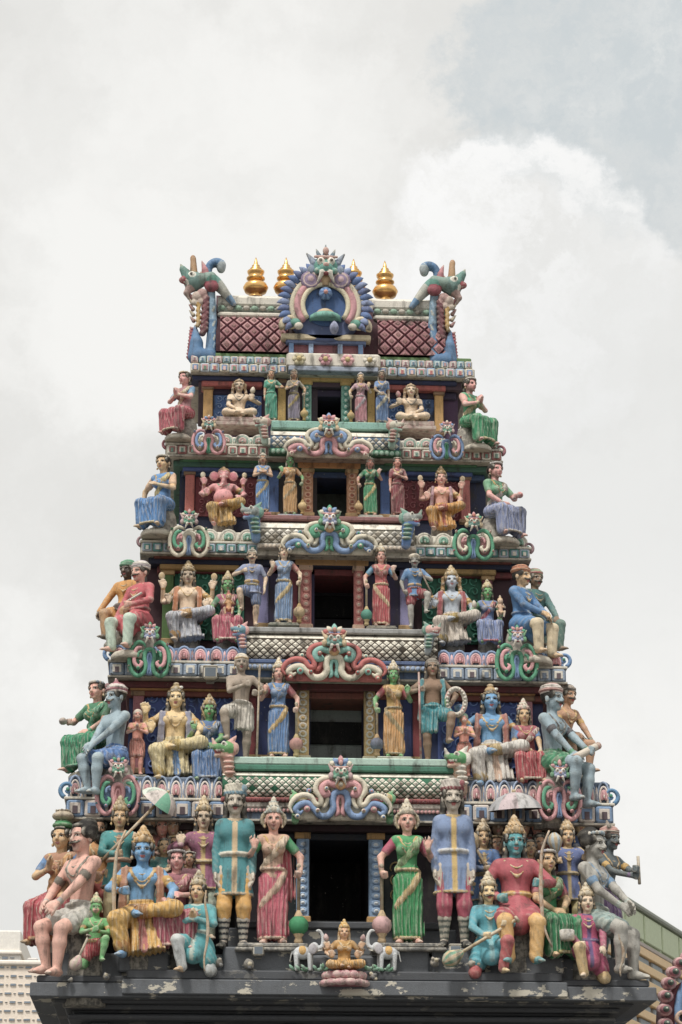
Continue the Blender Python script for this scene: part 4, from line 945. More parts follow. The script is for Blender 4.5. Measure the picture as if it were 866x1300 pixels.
def scroll(px, py, wpx, hpx, Y, pal, style='side', gf=0, name='horseshoe_ornament', fs=.5):
    c = at(px, py, Y); u = abs(at(px+1, py, Y)[0]-c[0]); w_, h_ = wpx*u/2*(1.12 if style == 'side' else 1.04), hpx*u/2*1.04
    rt = empty(name, V3(*c)+TZ+V3(0, 0, 0), TW)
    R0 = min(w_, h_) if style == 'side' else w_*.95; Q3 = lambda L, y=0.0: smooth_path([(x*w_, y, z*h_) for x, z in L], 5)
    def band(L, r_, col, y, mirror=True, taper=True):
        P = Q3(L, y); M = MB(); n = len(P); rad = r_*R0*np.clip(np.minimum(np.linspace(0, 1, n)*6+.45, np.linspace(1, 0, n)*4+.3), 0, 1)
        if mirror == 'join':
            P2 = np.vstack([P[::-1]*np.array((-1, 1, 1)), P[1:]]); rad = r_*R0*np.clip(np.linspace(1, 0, n)*4+.3, 0, 1); M.tube(P2, np.concatenate([rad[::-1], rad[1:]]), col, 8, .9); M.build('scroll_band', rt)
        else:
            M.tube(P, rad, col, 8, .9); me = M.mesh('scroll_band', PAINT); link('scroll_band', me, rt); M = MB(); M.tube(P*np.array((-1, 1, 1)), rad, col, 8, .9); M.build('scroll_band', rt)
    def bud(x, z, r_, c1, c2, y=-.05):
        M = MB(); M.ball((0, 0, 0), (r_*R0, .05, r_*R0), c1, 10, 6); M.ball((0, -.04, 0), (r_*R0*.5, .03, r_*R0*.5), c2, 8, 5); me = M.mesh('scroll_bud', PAINT)
        for q in ((-1, 1) if x else (1,)): link('scroll_bud', me, rt, (q*x*w_, y, z*h_))
    if style == 'side':
        band([(0, .12), (.17, .06), (.24, -.20), (.17, -.50), (.28, -.80), (.58, -.90), (.86, -.66), (.94, -.22), (.82, .16), (.54, .38), (.28, .32), (.20, .20)], .105, pal[0], 0, 'join')
        band([(0, -.04), (.08, -.12), (.10, -.35), (.06, -.60), (.10, -.85)], .06, pal[3], .01, 'join')
        band([(.36, .16), (.60, .10), (.72, -.16), (.68, -.46), (.48, -.58), (.36, -.44), (.46, -.34)], .095, pal[1], -.035); band([(.34, .02), (.50, -.06), (.54, -.24)], .06, pal[2], -.04); bud(.52, -.66, .085, pal[2], pal[0], -.06); bud(.84, .30, .07, pal[1], pal[2], -.02); bud(.96, -.55, .06, pal[2], pal[1], .0)
        M = MB()
        for q in (-1, 1): M.lathe([(.44*w_, -.03), (.43*w_, .01), (.02, .02)], pal[2], 14, (q*.54*w_, .04, -.28*h_), axis='y')
        M.box(-.16*w_, .16*w_, .02, .08, -.85*h_, .05*h_, pal[3], .02); M.build('back_plate', rt)
    else:
        band([(0, -.05), (.12, -.12), (.165, -.36), (.15, -.60), (.25, -.84), (.42, -.86), (.55, -.64), (.68, -.46), (.84, -.50), (.94, -.66), (.86, -.78), (.78, -.70)], .075, pal[1], -.03, 'join')
        band([(0, -.20), (.05, -.26), (.07, -.5), (.05, -.72), (.10, -.86)], .05, pal[2], -.01, 'join')
        band([(.06, .20), (.24, .36), (.45, .26), (.52, -.02), (.42, -.28), (.42, -.48), (.52, -.48), (.62, -.26), (.80, -.20), (.97, -.34), (1.06, -.60), (1.0, -.8)], .062, pal[0], -.05)
        band([(.06, .06), (.24, .20), (.38, .06), (.36, -.16), (.27, -.16), (.26, -.04)], .078, pal[2], -.06); band([(.26, -.24), (.30, -.48), (.38, -.62)], .05, pal[0], -.03)
        bud(0, .12, .12, '#cf9a5c', pal[0], -.09); bud(.30, -.02, .05, pal[0], pal[1], -.12); bud(.70, -.66, .075, pal[2], pal[0], -.06); bud(.48, -.72, .05, pal[0], pal[2], -.1); bud(.90, -.90, .06, pal[0], pal[1]); bud(.66, -.04, .06, pal[1], pal[2], .0)
        M = MB(); M.box(-1.0*w_, 1.0*w_, .03, .10, -.96*h_, -.45*h_, pal[0], .02); M.box(-.46*w_, .46*w_, .028, .10, -.5*h_, .30*h_, pal[0], .02); M.build('back_plate', rt)
    sc = fs*R0*(1.75 if style == 'side' else 1.55); link('guardian_face', GF[gf], rt, (0, -.10, h_*.62 if style == 'side' else h_*.50), s=sc)
    M = MB()
    for a, L, col in ((-1.1, .30, 0), (1.1, .30, 0), (-.55, .34, 1), (.55, .34, 1), (0, .40, 2)): leaf(M, (math.sin(a)*.16*w_*(1 if style == 'side' else .6), -.06, h_*(.80 if style == 'side' else .74)), a, L*R0*(1 if style == 'side' else .62), .12*R0*(1 if style == 'side' else .7), pal[col % len(pal)])
    M.build('leaf_crest', rt)
PB, PP, PG, PC, PT, PR = '#6f90bc', '#cf8f92', '#4f9f7a', '#d6ccb4', '#7fb8ac', '#b8564f'
for a in ((150, 1000, 50, 72, -.22, (PP, PG, PB, PP), 'side', 0), (710, 1006, 50, 72, -.22, (PP, PG, PP, PB), 'side', 1), (190, 828, 48, 66, .33, (PG, PP, PG, PB), 'side', 1), (656, 832, 48, 66, .33, (PG, PP, PG, PB), 'side', 1),
          (240, 680, 46, 56, .86, (PC, PG, PP, PB), 'side', 0), (601, 684, 46, 56, .86, (PG, PC, PP, PB), 'side', 2), (265, 555, 38, 46, 1.30, (PP, PB, PC, PG), 'side', 2), (567, 562, 38, 46, 1.30, (PB, PP, PC, PG), 'side', 0)): scroll(*a)
for a in ((432, 1003, 116, 76, -.27, (PC, PB, PP), 'c', 0), (424, 832, 118, 66, .23, (PR, PC, PT), 'c', 2), (418, 676, 108, 56, .75, (PC, PB, PG), 'c', 1), (417, 556, 100, 50, 1.20, (PC, PP, PB), 'c', 2)): scroll(*a, fs=.34)
# beast heads on the ledge ends
def beast(px, py, hpx, Y, sg, c1, c2, c3, c4=None):
    c = at(px, py, Y); u = abs(at(px+1, py, Y)[0]-c[0])*hpx; f = Fld(); s = sg
    f.ell((0, 0, .22), (.20, .2, .19), c1, .05); f.cap((s*.05, -.1, .2), (s*.30, -.16, .24), .13, .09, c1, .05); f.cap((s*.05, -.1, .07), (s*.26, -.14, .02), .09, .06, c3, .03); f.ell((s*.22, -.16, .12), (.11, .05, .05), '#a83038', .01)
    f.ell((s*.08, -.2, .32), (.06, .05, .06), WHT, .01); f.ell((s*.09, -.24, .32), (.03, .025, .03), INK, .01); f.cap((s*.3, -.18, .28), (s*.36, -.18, .44), .06, .03, c2, .02)
    f.cap((-s*.08, 0, .36), (-s*.22, .02, .54), .10, .03, c2, .03); f.ell((-s*.2, -.05, .22), (.10, .08, .16), c2, .02); f.cap((0, .05, .1), (-s*.08, .1, -.55), .19, .13, c4 or c3, .05)
    for k in range(3): f.ell((s*(.1+.07*k), -.22, .14), (.02, .02, .035), WHT, .004)
    for k in range(4): f.ell((-s*(.02+.02*k), -.1, .0-.13*k), (.15, .08, .05), c2, .02)
    o = link('beast_head', f.mesh('beast_head', .031, STAT), TW, V3(*c)+TZ, s=u)
for a in ((288, 962, 52, -.10, -1, '#5f9f5c', '#cf9a8c', '#c9a08a'), (583, 975, 52, -.10, -1, '#4f9a5c', '#d6cfc2', '#c9a48a'), (378, 1022, 36, -.24, 1, '#c9b27a', '#5f9f6a', '#5f9f6a'), (492, 1022, 36, -.24, -1, '#c9b27a', '#5f9f6a', '#5f9f6a'),
          (322, 660, 44, .84, -1, '#8f9a98', '#5f8f80', '#5f86b0'), (519, 668, 44, .84, 1, '#9aa09c', '#5f8f80', '#4f78b0'), (334, 543, 34, 1.28, -1, '#c9bca8', '#b98a80', '#a8c0b0'), (500, 548, 34, 1.28, 1, '#b9b4a0', '#b98a80', '#8fb0a0'),
          (306, 808, 36, .34, -1, '#5f8fa0', '#c98f8c', '#5f80a8'), (546, 808, 36, .34, 1, '#c99a90', '#5f9080', '#8f9aa0')): beast(*a)

# ---- roof storey
YR = 1.86; hr = HWD(228, 590, 474, YR); rt = pgroup('roof_cornice'); z1, z2, z3 = AZ(452, YR), AZ(463, YR), AZ(476, YR)
M = MB(); M.box(-hr, hr, YR+.06, 2*YC-YR, z3+.01, z2, '#b8b0a0', .01); M.box(-hr+.03, hr-.03, YR+.10, 2*YC-YR-.05, z2+.002, z1, '#a8a498', .01); part(M, 'fascia', parent=rt)
M = MB(); M.box(-hr+.04, hr-.04, YR+.12, 2*YC-YR-.1, z1+.002, AZ(447, YR), '#5f7f4c', .012); part(M, 'green_band', parent=rt)
M = MB(); M.box(-hr+.12, hr-.12, YR+.2, 2*YC-YR-.2, z3-.11, z3+.006, '#54404c', .012); M.box(-hr+.25, hr-.25, YR+.30, 2*YC-YR-.3, z3-.22, z3-.112, '#3a3048', .012); part(M, 'soffit_moulding', parent=rt)
hm = HWD(358, 472, 460, YR)
for sd in (-1, 1):
    a, b = sorted((sd*hm, sd*hr)); cells(rt, 'cornice_block', a, b-.01, (z2+z3)/2+.004, YR+.062, .13, z2-z3-.03, [('#cfc6b2', '#6f8fb8', '#d8b0a8'), ('#b9c4cc', '#c98f92', '#6a8a70'), ('#8fa8c4', '#d4ccbc', '#b0605c')])
    cells(rt, 'cornice_block', a, b-.03, (z1+z2)/2, YR+.102, .10, (z1-z2)*.8, [('#c9a8a4', '#d6cfc4', '#8f6a70'), ('#8fb4b8', '#c9d0d0', '#5a7a90'), ('#d2ccbe', '#8fa4c0', '#b0888a')])
M = MB(); M.box(-hm, hm, YR-.10, YR+.3, z3+.02, AZ(465, YR-.1), '#8f98a8', .012); M.box(-hm-.03, hm+.03, YR-.06, YR+.3, AZ(465, YR-.1)+.002, AZ(448, YR-.06), '#cdc6b8', .03); part(M, 'centre_shelf', WHITE, rt)
for x, c in ((-.50, '#c9bc94'), (-.12, '#cf8f98'), (.2, '#d49a9c'), (.52, '#d8d0c0')):   # painted lotus bosses on the shelf
    M = MB()
    for q in range(6): M.ball((x+math.cos(q*1.047)*.06, YR-.11, AZ(457, YR-.1)+math.sin(q*1.047)*.055), (.042, .03, .042), c, 8, 5)
    M.ball((x, YR-.14, AZ(457, YR-.1)), .04, '#c9b070', 8, 5); part(M, 'lotus_boss', parent=rt)
# barrel roof
RF = pgroup('roof'); prof = [(1.98, 449), (1.97, 440), (1.99, 428), (2.04, 416), (2.12, 405), (2.26, 396), (2.5, 384), (2.75, 378.5)]
pr = [(y, AZ(p, y)) for y, p in prof]; hx = HWD(262, 558, 430, 2.0); full = pr+[(YC, pr[-1][1]+.03)]+[(2*YC-y, z_) for y, z_ in pr[::-1]]
M = MB(); M.grid([[(x, y, z_) for (y, z_) in full] for x in np.linspace(-hx, hx, 3)], '#45202a', sm=False); M.face([(-hx, y, z_) for y, z_ in full], '#5a7aa0'); M.face([(hx, y, z_) for y, z_ in full[::-1]], '#5a7aa0'); part(M, 'barrel_vault', parent=RF)
ys = np.array([p[0] for p in pr[:5]]); zs_ = np.array([p[1] for p in pr[:5]]); al = np.concatenate([[0], np.cumsum(np.hypot(np.diff(ys), np.diff(zs_)))])
def vault(x, s_, o=0.0):
    y, z_ = np.interp(s_, al, ys), np.interp(s_, al, zs_); e = .02; dy, dz = np.interp(min(s_+e, al[-1]), al, ys)-np.interp(max(s_-e, 0), al, ys), np.interp(min(s_+e, al[-1]), al, zs_)-np.interp(max(s_-e, 0), al, zs_)
    n_ = unit((-dz, dy)); return (x, y+n_[0]*o, z_+n_[1]*o)
rr = random.Random(5); rows = 3; ph = al[-1]/rows; tp_ = .205
for sd in (-1, 1):
    x0, x1 = (-hx+.06, -HWD(355, 473, 430, 2.0)+.02) if sd < 0 else (HWD(355, 473, 430, 2.0)-.02, hx-.06); n = 5; pw = (x1-x0)/n
    for r_ in range(rows*2+1):
        for i in range(n+(r_ % 2 == 0)):
            x = x0+(i+(0 if r_ % 2 == 0 else .5))*pw; s_ = r_*ph/2; a, b = pw*.44, ph*.44
            cl_ = lambda v, lo, hi: max(lo, min(hi, v))
            P = [vault(cl_(x-a, x0, x1), cl_(s_, 0, al[-1]), .004), vault(cl_(x, x0, x1), cl_(s_-b, 0, al[-1]), .004), vault(cl_(x+a, x0, x1), cl_(s_, 0, al[-1]), .004), vault(cl_(x, x0, x1), cl_(s_+b, 0, al[-1]), .004)]
            sc_ = lambda k, o: [vault(cl_(x+(-a, 0, a, 0)[q]*k, x0, x1), cl_(s_+(0, -b, 0, b)[q]*k, 0, al[-1]), o) for q in range(4)]
            c1 = rr.choice(('#a87276', '#b07c7c', '#9a6468', '#945a60')); M = MB(); O, I, J = sc_(1, .004), sc_(.86, .03), sc_(.42, .034); K = sc_(.36, .05)
            for q in range(4):
                k = (q+1) % 4; M.face([O[q], O[k], I[k], I[q]], '#8a4a54'); M.face([I[q], I[k], J[k], J[q]], c1); M.face([J[q], J[k], K[k], K[q]], '#c9a9a0')
            M.face(K, '#8a5a58'); part(M, 'roof_tile', parent=RF)
for sd in (-1, 1):
    a, b = sorted((sd*HWD(362, 466, 400, 2.1), sd*(hx-.02)))
    for (pt, pb, yy, c, d_) in ((398, 405, 2.06, '#c3bcae', .5), (391, 397.5, 2.10, '#9fa8a0', .5), (378, 390.5, 2.08, '#cbc5b8', .6)):
        M = MB(); M.box(a, b, yy, yy+d_, AZ(pb, yy), AZ(pt, yy), c, .03); part(M, 'ridge_moulding', WHITE, RF)
    M = MB()
    for i in range(9):
        x = a+(i+.5)*(b-a)/9; M.ball((x, 2.09, AZ(394, 2.1)), (.055, .03, .04), ('#8fae96', '#b0a89a')[i % 2], 8, 5)
    part(M, 'ridge_studs', parent=RF)
M = MB(); M.box(-hx+.05, hx-.05, 2.3, 2*YC-2.3, AZ(396, 2.2), AZ(377, 2.3), '#c6c0b2', .03); part(M, 'ridge_cap', WHITE, RF)
# central horseshoe gable
YG = 1.80; gc = at(413, 390, YG); u = abs(at(414, 390, YG)[0]-gc[0]); GB = empty('horseshoe_gable', V3(*gc)+TZ, TW)
arc = lambda r_, a0, a1, n, y=0.0: [(math.cos(q)*r_*u, y, math.sin(q)*r_*u) for q in np.linspace(a0, a1, n)]
A0, A1 = R(218), R(-38)
M = MB(); M.lathe([(47*u, -.55), (47*u, -.02), (44*u, .0)], '#4a5a84', 28, axis='y'); M.build('gable_body', GB)
for r_, th, c, dy in ((42, 4.2, '#cfc4a8', -.03), (35.5, 4.8, '#c98a90', -.05), (29, 3.4, '#d4c9a8', -.07)):
    M = MB(); M.tube(arc(r_, A0, A1, 28, dy), th*u, c, 8); M.build('arch_band', GB)
M = MB(); M.lathe([(27*u, -.02), (26.5*u, .03)], '#27548c', 24, axis='y'); M.build('arch_recess', GB)
M = MB(); M.lathe([(21*u, 0), (20*u, 7*u), (17*u, 9*u)], '#6fb0a0', 18, (0, .03, -20*u)); M.lathe([(15*u, 9*u), (10*u, 15*u), (3*u, 19*u), (2*u, 24*u), (.5*u, 28*u)], '#c9b08a', 14, (0, .03, -20*u)); M.build('little_shrine', GB)
for i in range(12):                                             # plume of petals round the arch
    for sd in (-1, 1):
        q = R(72-i*9.2); M = MB(); a = math.pi/2-q+.35; leaf(M, (sd*math.cos(q)*45*u, -.02, math.sin(q)*45*u), sd*a, 18*u, 5.4*u, ('#4f6ea4', '#7f90b8', '#5f6f9c')[i % 3], .07); M.build('petal', GB)
for sd in (-1, 1):
    M = MB(); M.tube([(sd*(48+12*(1-q/8)*math.cos(q-.6)-4)*u, -.05, (-26+12*(1-q/8)*math.sin(q-.6))*u) for q in np.linspace(0, 6.4, 26)], np.linspace(4.2, 2.2, 26)*u, ('#c9b894', '#d4c4a4')[sd > 0], 8); M.build('foot_scroll', GB)
    M = MB(); M.ball((sd*38*u, -.08, -25*u), (7*u, .05, 6*u), '#5f9f8c'); M.ball((sd*34*u, -.1, -30*u), (6*u, .05, 5*u), '#c9c0b0'); M.build('foot_scroll_leaf', GB)
    M = MB(); M.lathe([(13*u, -.04), (13*u, .02), (10*u, .05), (8*u, .04), (4*u, .07), (.5*u, .08)], '#a890a0', 16, (sd*19*u, -.07, 34*u), axis='y', colf=lambda i, j: ('#a890a0', '#8f7a98', '#c9b0a8', '#8f7a98', '#b89a9c')[i % 5]); M.build('whisker_disc', GB)
M = MB(); M.lathe([(9*u, 0), (8*u, .04), (3*u, .07), (.5*u, .08)], '#5f88b8', 14, (0, -.09, 15*u), axis='y', colf=lambda i, j: '#5f88b8' if j % 2 else '#3f6498'); M.ball((0, -.17, 15*u), 3*u, '#c88a80'); M.build('flower_boss', GB)
GFM = guardian_mesh('#5f9a8c', '#b88a80', '#7f8fa4', '#4f6f84'); link('guardian_face', GFM, GB, (0, -.08, 53*u), s=46*u)
M = MB(); M.tube([(0, -.05, 47*u), (0, -.07, 26*u)], [9*u, 5*u], '#c9a878', 10); M.build('tongue', GB)
# porch under the gable
M = MB(); wbox(M, 357, 471, 424, 431, YR-.06, YR+.4, '#c9b894', .015); part(M, 'porch_cornice'); M = MB(); wbox(M, 363, 465, 431, 436, YR-.02, YR+.4, '#5a6f9c', .012); part(M, 'porch_frieze')
M = MB(); wbox(M, 366, 462, 436, 449, YR+.06, YR+.5, '#8f5058', 0); part(M, 'porch_wall')
for a, b, c in ((367, 373, '#5f86b4'), (392, 398, '#8fa8c8'), (429, 435, '#8fa8c8'), (455, 461, '#5f86b4')): M = MB(); wbox(M, a, b, 436, 449, YR+.0, YR+.1, c, .008); part(M, 'porch_column')
M = MB(); leaf(M, (0, YG-.12, AZ(428, YG)), 0, .20, .075, '#9aa0c0'); part(M, 'porch_finial')
# gilded finials
def finial(px, pb, k, Y):
    c = at(px, pb, Y); u = abs(at(px+1, pb, Y)[0]-c[0])*k; rt = empty('gilded_finial', V3(*c)+TZ, TW)
    M = MB(); M.lathe([(9, 0), (10, 2), (6, 4), (7, 6), (14, 9), (16.5, 15), (14, 20), (9, 23), (7, 25)], '#c08a30', 22); link('pot', M.mesh('pot', GOLD), rt, s=u)
    M = MB(); M.lathe([(7.5, 24), (12, 27), (12, 28.5), (8, 30), (9.5, 33), (11, 36), (11.3, 38), (7, 40), (7.5, 42), (5, 44), (5.3, 46), (3, 48), (2.2, 52), (.4, 58)], '#c08a30', 20); link('spire', M.mesh('spire', GOLD), rt, s=u)
finial(324.5, 379, .98, 2.9); finial(363, 379, .98, 2.9); finial(449, 380, .96, 2.9); finial(489, 384, .99, 2.9)
# crested beasts at the roof ends
def roof_beast(px, py, sg, Y):
    c = at(px, py, Y); u = abs(at(px+1, py, Y)[0]-c[0]); rt = empty('roof_end_beast', V3(*c)+TZ, TW, s=u); s = sg      # picture pixels about the foot of the beast
    f = Fld(); K = 2.0; cp = lambda a, b, r1, r2, col, k=K, sy=1.2: f.cap((s*a[0], a[2] if len(a) > 2 else 0, a[1]), (s*b[0], b[2] if len(b) > 2 else 0, b[1]), r1, r2, col, k, sy=sy)
    cp((-9, 3), (-9, 22), 10.5, 8, '#46729c'); cp((-9, 22), (-11, 45), 8, 1.5, '#4f7ba4'); cp((-4, 3), (8, 3), 11, 9, '#426d96'); cp((9, 4), (11, 52), 7, 5.5, '#5a84aa'); cp((11, 52), (8, 96), 5.5, 5.5, '#7f9fb4')
    for q in range(7): cp((12.5-.3*q, 14+q*10, -5.5), (14.5-.3*q, 20+q*10, -5.5), 1.6, 1.0, ('#86a8c2', '#b9c0ba')[q % 2], .5)
    for q in range(10): cp((-18.5+q*.35, 1+q*4.5), (-21+q*.4, 3+q*4.5), 2.3, 1.2, '#9a4450', .5)
    link('beast_body', f.mesh('beast_body', 1.2, STAT), rt)
    f = Fld()
    for q in range(7): cp((-1.5+q*.4, 34+q*7, -4), (3+q*.2, 40+q*7, -5), 4.2, 3.2, ('#6a333d', '#7f454c')[q % 2], .7)
    for q in range(5): cp((-8, 44+q*7, -5), (-6, 50+q*7, -6), 2.8, 2.0, ('#b08a3c', '#c49c4a')[q % 2], .6)
    for q, (x, z_, r_) in enumerate(((-9, 84, 7), (-3, 88, 7), (-12, 76, 4.5), (-5, 77, 5), (1, 82, 5))): f.ell((s*x, -5, z_), (r_, r_*.8, r_), ('#c4aea0', '#b08a84', '#cbbcab')[q % 3], 1.2)
    for q in range(5): cp((-13-q*.6, 52+q*8, -1), (-18-q*.9, 58+q*8.5, -1), 2.8, .7, ('#8f5a5c', '#a89a80')[q % 2], .6)
    link('mane', f.mesh('mane', 1.1, STAT), rt)
    f = Fld(); f.ell((s*-14, -2, 106), (12, 11, 12), '#6f8f88', 4); cp((-20, 110, -3), (-28, 122, -3), 8, 4, '#5f8a80', 3); cp((-28, 122, -3), (-31, 129, -3), 3.5, 1, '#8f9a88', 1.5); cp((-18, 97, -2), (-23, 90, -2), 6, 3.5, '#b99a92', 2); cp((-23, 90, -2), (-20, 82, -2), 3.5, 1.5, '#a08a80', 1.5)
    f.ell((s*-26, -6, 106), (7, 5, 5), '#9a3a44', .8); f.ell((s*-16, -12, 112), (4, 3, 4), WHT, .5); f.ell((s*-17, -14.3, 112), (1.9, 1.4, 2.1), INK, .5)
    f.ell((s*9, -7, 98), (9, 6, 8), '#8f3a48', 2); f.ell((s*8, -5, 107), (9, 7, 7), '#4f8778', 3); cp((-4, 108, -3), (8, 112, -2), 8, 7, '#7f978c', 3)
    for q in range(4): cp((-21-q*2.4, 103+q*1.2, -9), (-21.5-q*2.4, 99.5+q*1.2, -9), 1.5, .6, '#e0dacb', .4)
    for q in range(5): cp((-24+q*5, 116, 0), (-27+q*5.5, 125-q, 0), 3.2, .8, ('#7f9a88', '#a88a78', '#5f8478')[q % 3], .8)
    link('beast_head', f.mesh('beast_head', 1.1, STAT), rt)
    f = Fld(); cp((-14, 116), (-15, 138), 5.2, 3.6, '#b0885c', 1); f.ell((s*-15.5, 0, 139), (3.6, 3.6, 5), '#a5764a', 1); link('horn', f.mesh('horn', 1.0, STAT), rt)
    f = Fld(); cp((4, 106), (1, 122), 7, 5, '#a8656c', 1); cp((1, 122), (-4, 136), 5, .8, '#b5787c', 1); link('ear', f.mesh('ear', 1.0, STAT), rt)
    f = Fld(); pts = smooth_path([(8, 110), (18, 102), (28, 90), (38, 77)], 4)
    for q in range(len(pts)-1): cp(pts[q], pts[q+1], 9-.5*q, 8.5-.5*q, ('#5f8f84', '#a9aaa0', '#b9b8ac', '#5f88ac')[min(3, q//3)], 1.5)
    pts = smooth_path([(5, 118), (6, 129), (13, 134), (20, 132), (21, 125)], 4); rad = np.interp(np.linspace(0, 1, len(pts)), (0, .4, .8, 1), (3.5, 5.2, 6.2, 5))
    for q in range(len(pts)-1): cp(pts[q], pts[q+1], rad[q], rad[q+1], ('#3f6c98', '#4f7ea8')[q % 2] if q < 12 else '#a9b4b8', 1.2)
    link('crest', f.mesh('crest', 1.1, STAT), rt)
roof_beast(258, 456, 1, 2.05); roof_beast(561, 462, -1, 2.05)

# ------------------------------------------------------------------ floodlights
def floodlight(px, py, hpx, Y, label):
    c = at(px, py, Y); u = abs(at(px+1, py, Y)[0]-c[0])*hpx; rt = empty('floodlight', c, None, 0, u); tag(rt, label, 'floodlight', 'small floodlights on the ledges')
    M = MB(); M.box(-.5, .5, -.35, .35, 0, .95, '#c9c2b2', .10); M.box(-.54, .54, -.4, .4, .86, 1.0, '#b4ac9c', .06); M.build('housing', rt, PAINT)
    M = MB(); M.box(-.4, .4, -.37, -.33, .12, .8, '#8f8c84', 0); M.build('lens', rt, GLASS)
    M = MB(); M.tube([(-.55, 0, .5), (-.6, .1, .1), (-.2, .3, -.22)], .05, '#6a665e', 6); M.tube([(.55, 0, .5), (.6, .1, .1), (.2, .3, -.22)], .05, '#6a665e', 6); M.box(-.3, .3, .2, .4, -.3, -.18, '#6a665e', .03); M.build('bracket', rt, PAINT)
floodlight(267, 862, 17, .30, 'small beige floodlight hanging under the ledge above the green-faced blue-robed figure')
floodlight(328, 1213, 13, -1.0, 'small beige floodlight on the step between teal soldier and pink-sari lady')
floodlight(578, 1214, 15, -1.0, 'small beige floodlight on the step at the feet of the blue-coated soldier')
# ------------------------------------------------------------------ the statues, top storey first
G_T = 'painted statues on the tower storeys'
def st(label, px, top, bot, Y, **k): return figure(k.pop('name', 'painted_statue'), label, px, top, bot, Y, group=G_T, **k)
sari = lambda c, b, top=None, **k: dict(k='sari', c=c, b=b, top=top or c, **k)
sit = lambda c, b, top=None, **k: dict(k='skirtsit', c=c, b=b, top=top or c, **k)
dho = lambda c, b, **k: dict(k='dhoti', c=c, b=b, **k)
TAN = ('#cdb894', '#a88656'); CRM = ('#d8ccb2', '#b79a6a'); GRN = ('#c9b98f', '#5f9a72'); GRY = ('#b9b4aa', '#8a857c')

# fifth storey
st('seated woman in pink-red sari at top left corner, hands clasped', 234, 472, 557, 1.56, pose='sit', yaw=-38, skin='rose', hat='tiara', hatc=('#d8d0bc', '#c0a070'), hair='bun', garb=sit('#b0505e', '#d6c4a4', '#a8787c', s='#4f86ac'), aL='pray', aR='pray')
yg = dict(pose='cross', sex='m', skin='cream', hat='low', hatc=('#bf9c70', '#a8824e'), hair='curl', hairc='#a5835c', garb=dict(k='shorts', c='#dcc4a0', b='#c9a878', len=.8), necklace='#3a3430')
st('cross-legged bare-chested yogi with curly hair, lotus bud raised beside lady in teal', 303, 480, 536, 1.95, **yg, aL='lap', aR=(.15, -.10, .20, 'up'), props=[('bud', 'R', '#d8c8b0', '#b99a78')], ped=(.27, .20, .13, '#a07874'))
st('cross-legged bare-chested yogi with curly hair, pink bud raised beside lady in blue', 522, 486, 541, 1.95, **yg, aR='lap', aL=(-.15, -.10, .20, 'up'), props=[('bud', 'L', '#c9737c', '#5f8a5a')], ped=(.27, .20, .13, '#a07874'))
st('slim standing woman in teal-green sari, left of the top doorway', 344, 470, 535, 1.72, skin='mid', hat='tiara', hatc=('#e0dccf', '#c8c0ae'), hair='long', garb=sari('#3f9a80', '#5fb094'), aL='hang', aR=(.14, -.12, .14, 'rel'), ped=(.14, .10, .03, '#a39a8c'))
st('standing woman in lavender-grey robe with gold sash and mace, top storey', 373, 468, 536, 1.70, skin='mid', hat='low', hatc=('#6a5a50', '#8a7a60'), hair='long', garb=sari('#8d849a', '#b09a5a', '#8a8474'), aL='chest', aR='mace', props=[('mace', .19, '#b89a60', '#a8853e')], ped=(.15, .10, .03, '#8a6a60'))
st('standing woman in pink and lavender sari with mace, right of top doorway', 458, 472, 539, 1.70, skin='tan', hat='low', hatc=('#8f8aa0', '#b0a080'), hair='long', garb=sari('#c4808c', '#b4a8b0', '#b8909c'), aR='raise', aL='mace', props=[('mace', -.19, '#c0a068', '#a8853e')], ped=(.15, .10, .03, '#8f6a70'))
st('slim standing woman in blue sari with floral headdress, top storey right', 485, 471, 539, 1.72, skin='brown', hat='tiara', hatc=('#9fb0c4', '#d8d4c8'), hair='long', garb=sari('#5a7cac', '#c9c0a8'), aL='lap', aR='hang', ped=(.14, .10, .03, '#a39a8c'))
st('seated woman in bright green dress at top right corner, palms joined', 597, 480, 570, 1.56, pose='sit', yaw=38, skin='rose', hat='tiara', hatc=('#c9c4bc', '#a8a4a0'), hair='bun', garb=sit('#3f9468', '#cdbb90', '#3f9a6c', s='#d09a8c'), aL='pray', aR='pray')
# fourth storey
st('seated woman in blue sari at left corner of fourth storey', 206, 578, 678, 1.12, pose='sit', yaw=-30, skin='tan', hat='tiara', hatc=('#b0a48c', '#8f8a84'), hair='bun', garb=sit('#4f84bc', '#c6b47c', '#4f86bc', s='#d0a884'), aR='chest', aL=(-.22, .0, .03, 'down'))
st('pink elephant-headed seated figure in yellow dhoti', 283, 592, 674, 1.45, pose='lalR', sex='m', skin='#d98f90', hat='low', hatc=('#c89a62', '#a87a3e'), hair=None, head='elephant', belly=1, garb=dho('#cfa458', '#a8703a'), aL=(-.19, -.10, .13, 'up'), aR=(.19, -.12, .10, 'rel'), extra=[(-1, 'high'), (1, 'high')], props=[('disc', 2, '#d6c8a8', '#b09050'), ('disc', 3, '#c9b48a', '#a88a50')], wide=1.1, necklace='#5f9a78')
st('slim standing woman in blue robe with hands at chest beside the elephant-headed figure', 333, 574, 652, 1.28, skin='mid', hat='low', hatc=('#cfc6b4', '#a89c84'), hair='long', garb=sari('#4f82bc', '#c9b27a', '#5f8cc0', s='#c9a080'), aL='chest', aR='chest', ped=(.14, .10, .05, '#a04a48'))
st('green-faced standing figure in orange-tan robe with mace, fourth storey', 368, 572, 655, 1.28, skin='green', hat='kirita', hatc=('#6f6a58', '#8f8050'), hair='long', garb=sari('#c99a5e', '#a8906a', '#c08a50'), aL='raise', aR='mace', props=[('mace', .20, '#c9ac74', '#b0904e')], ped=(.2, .11, .05, '#8f98b4'))
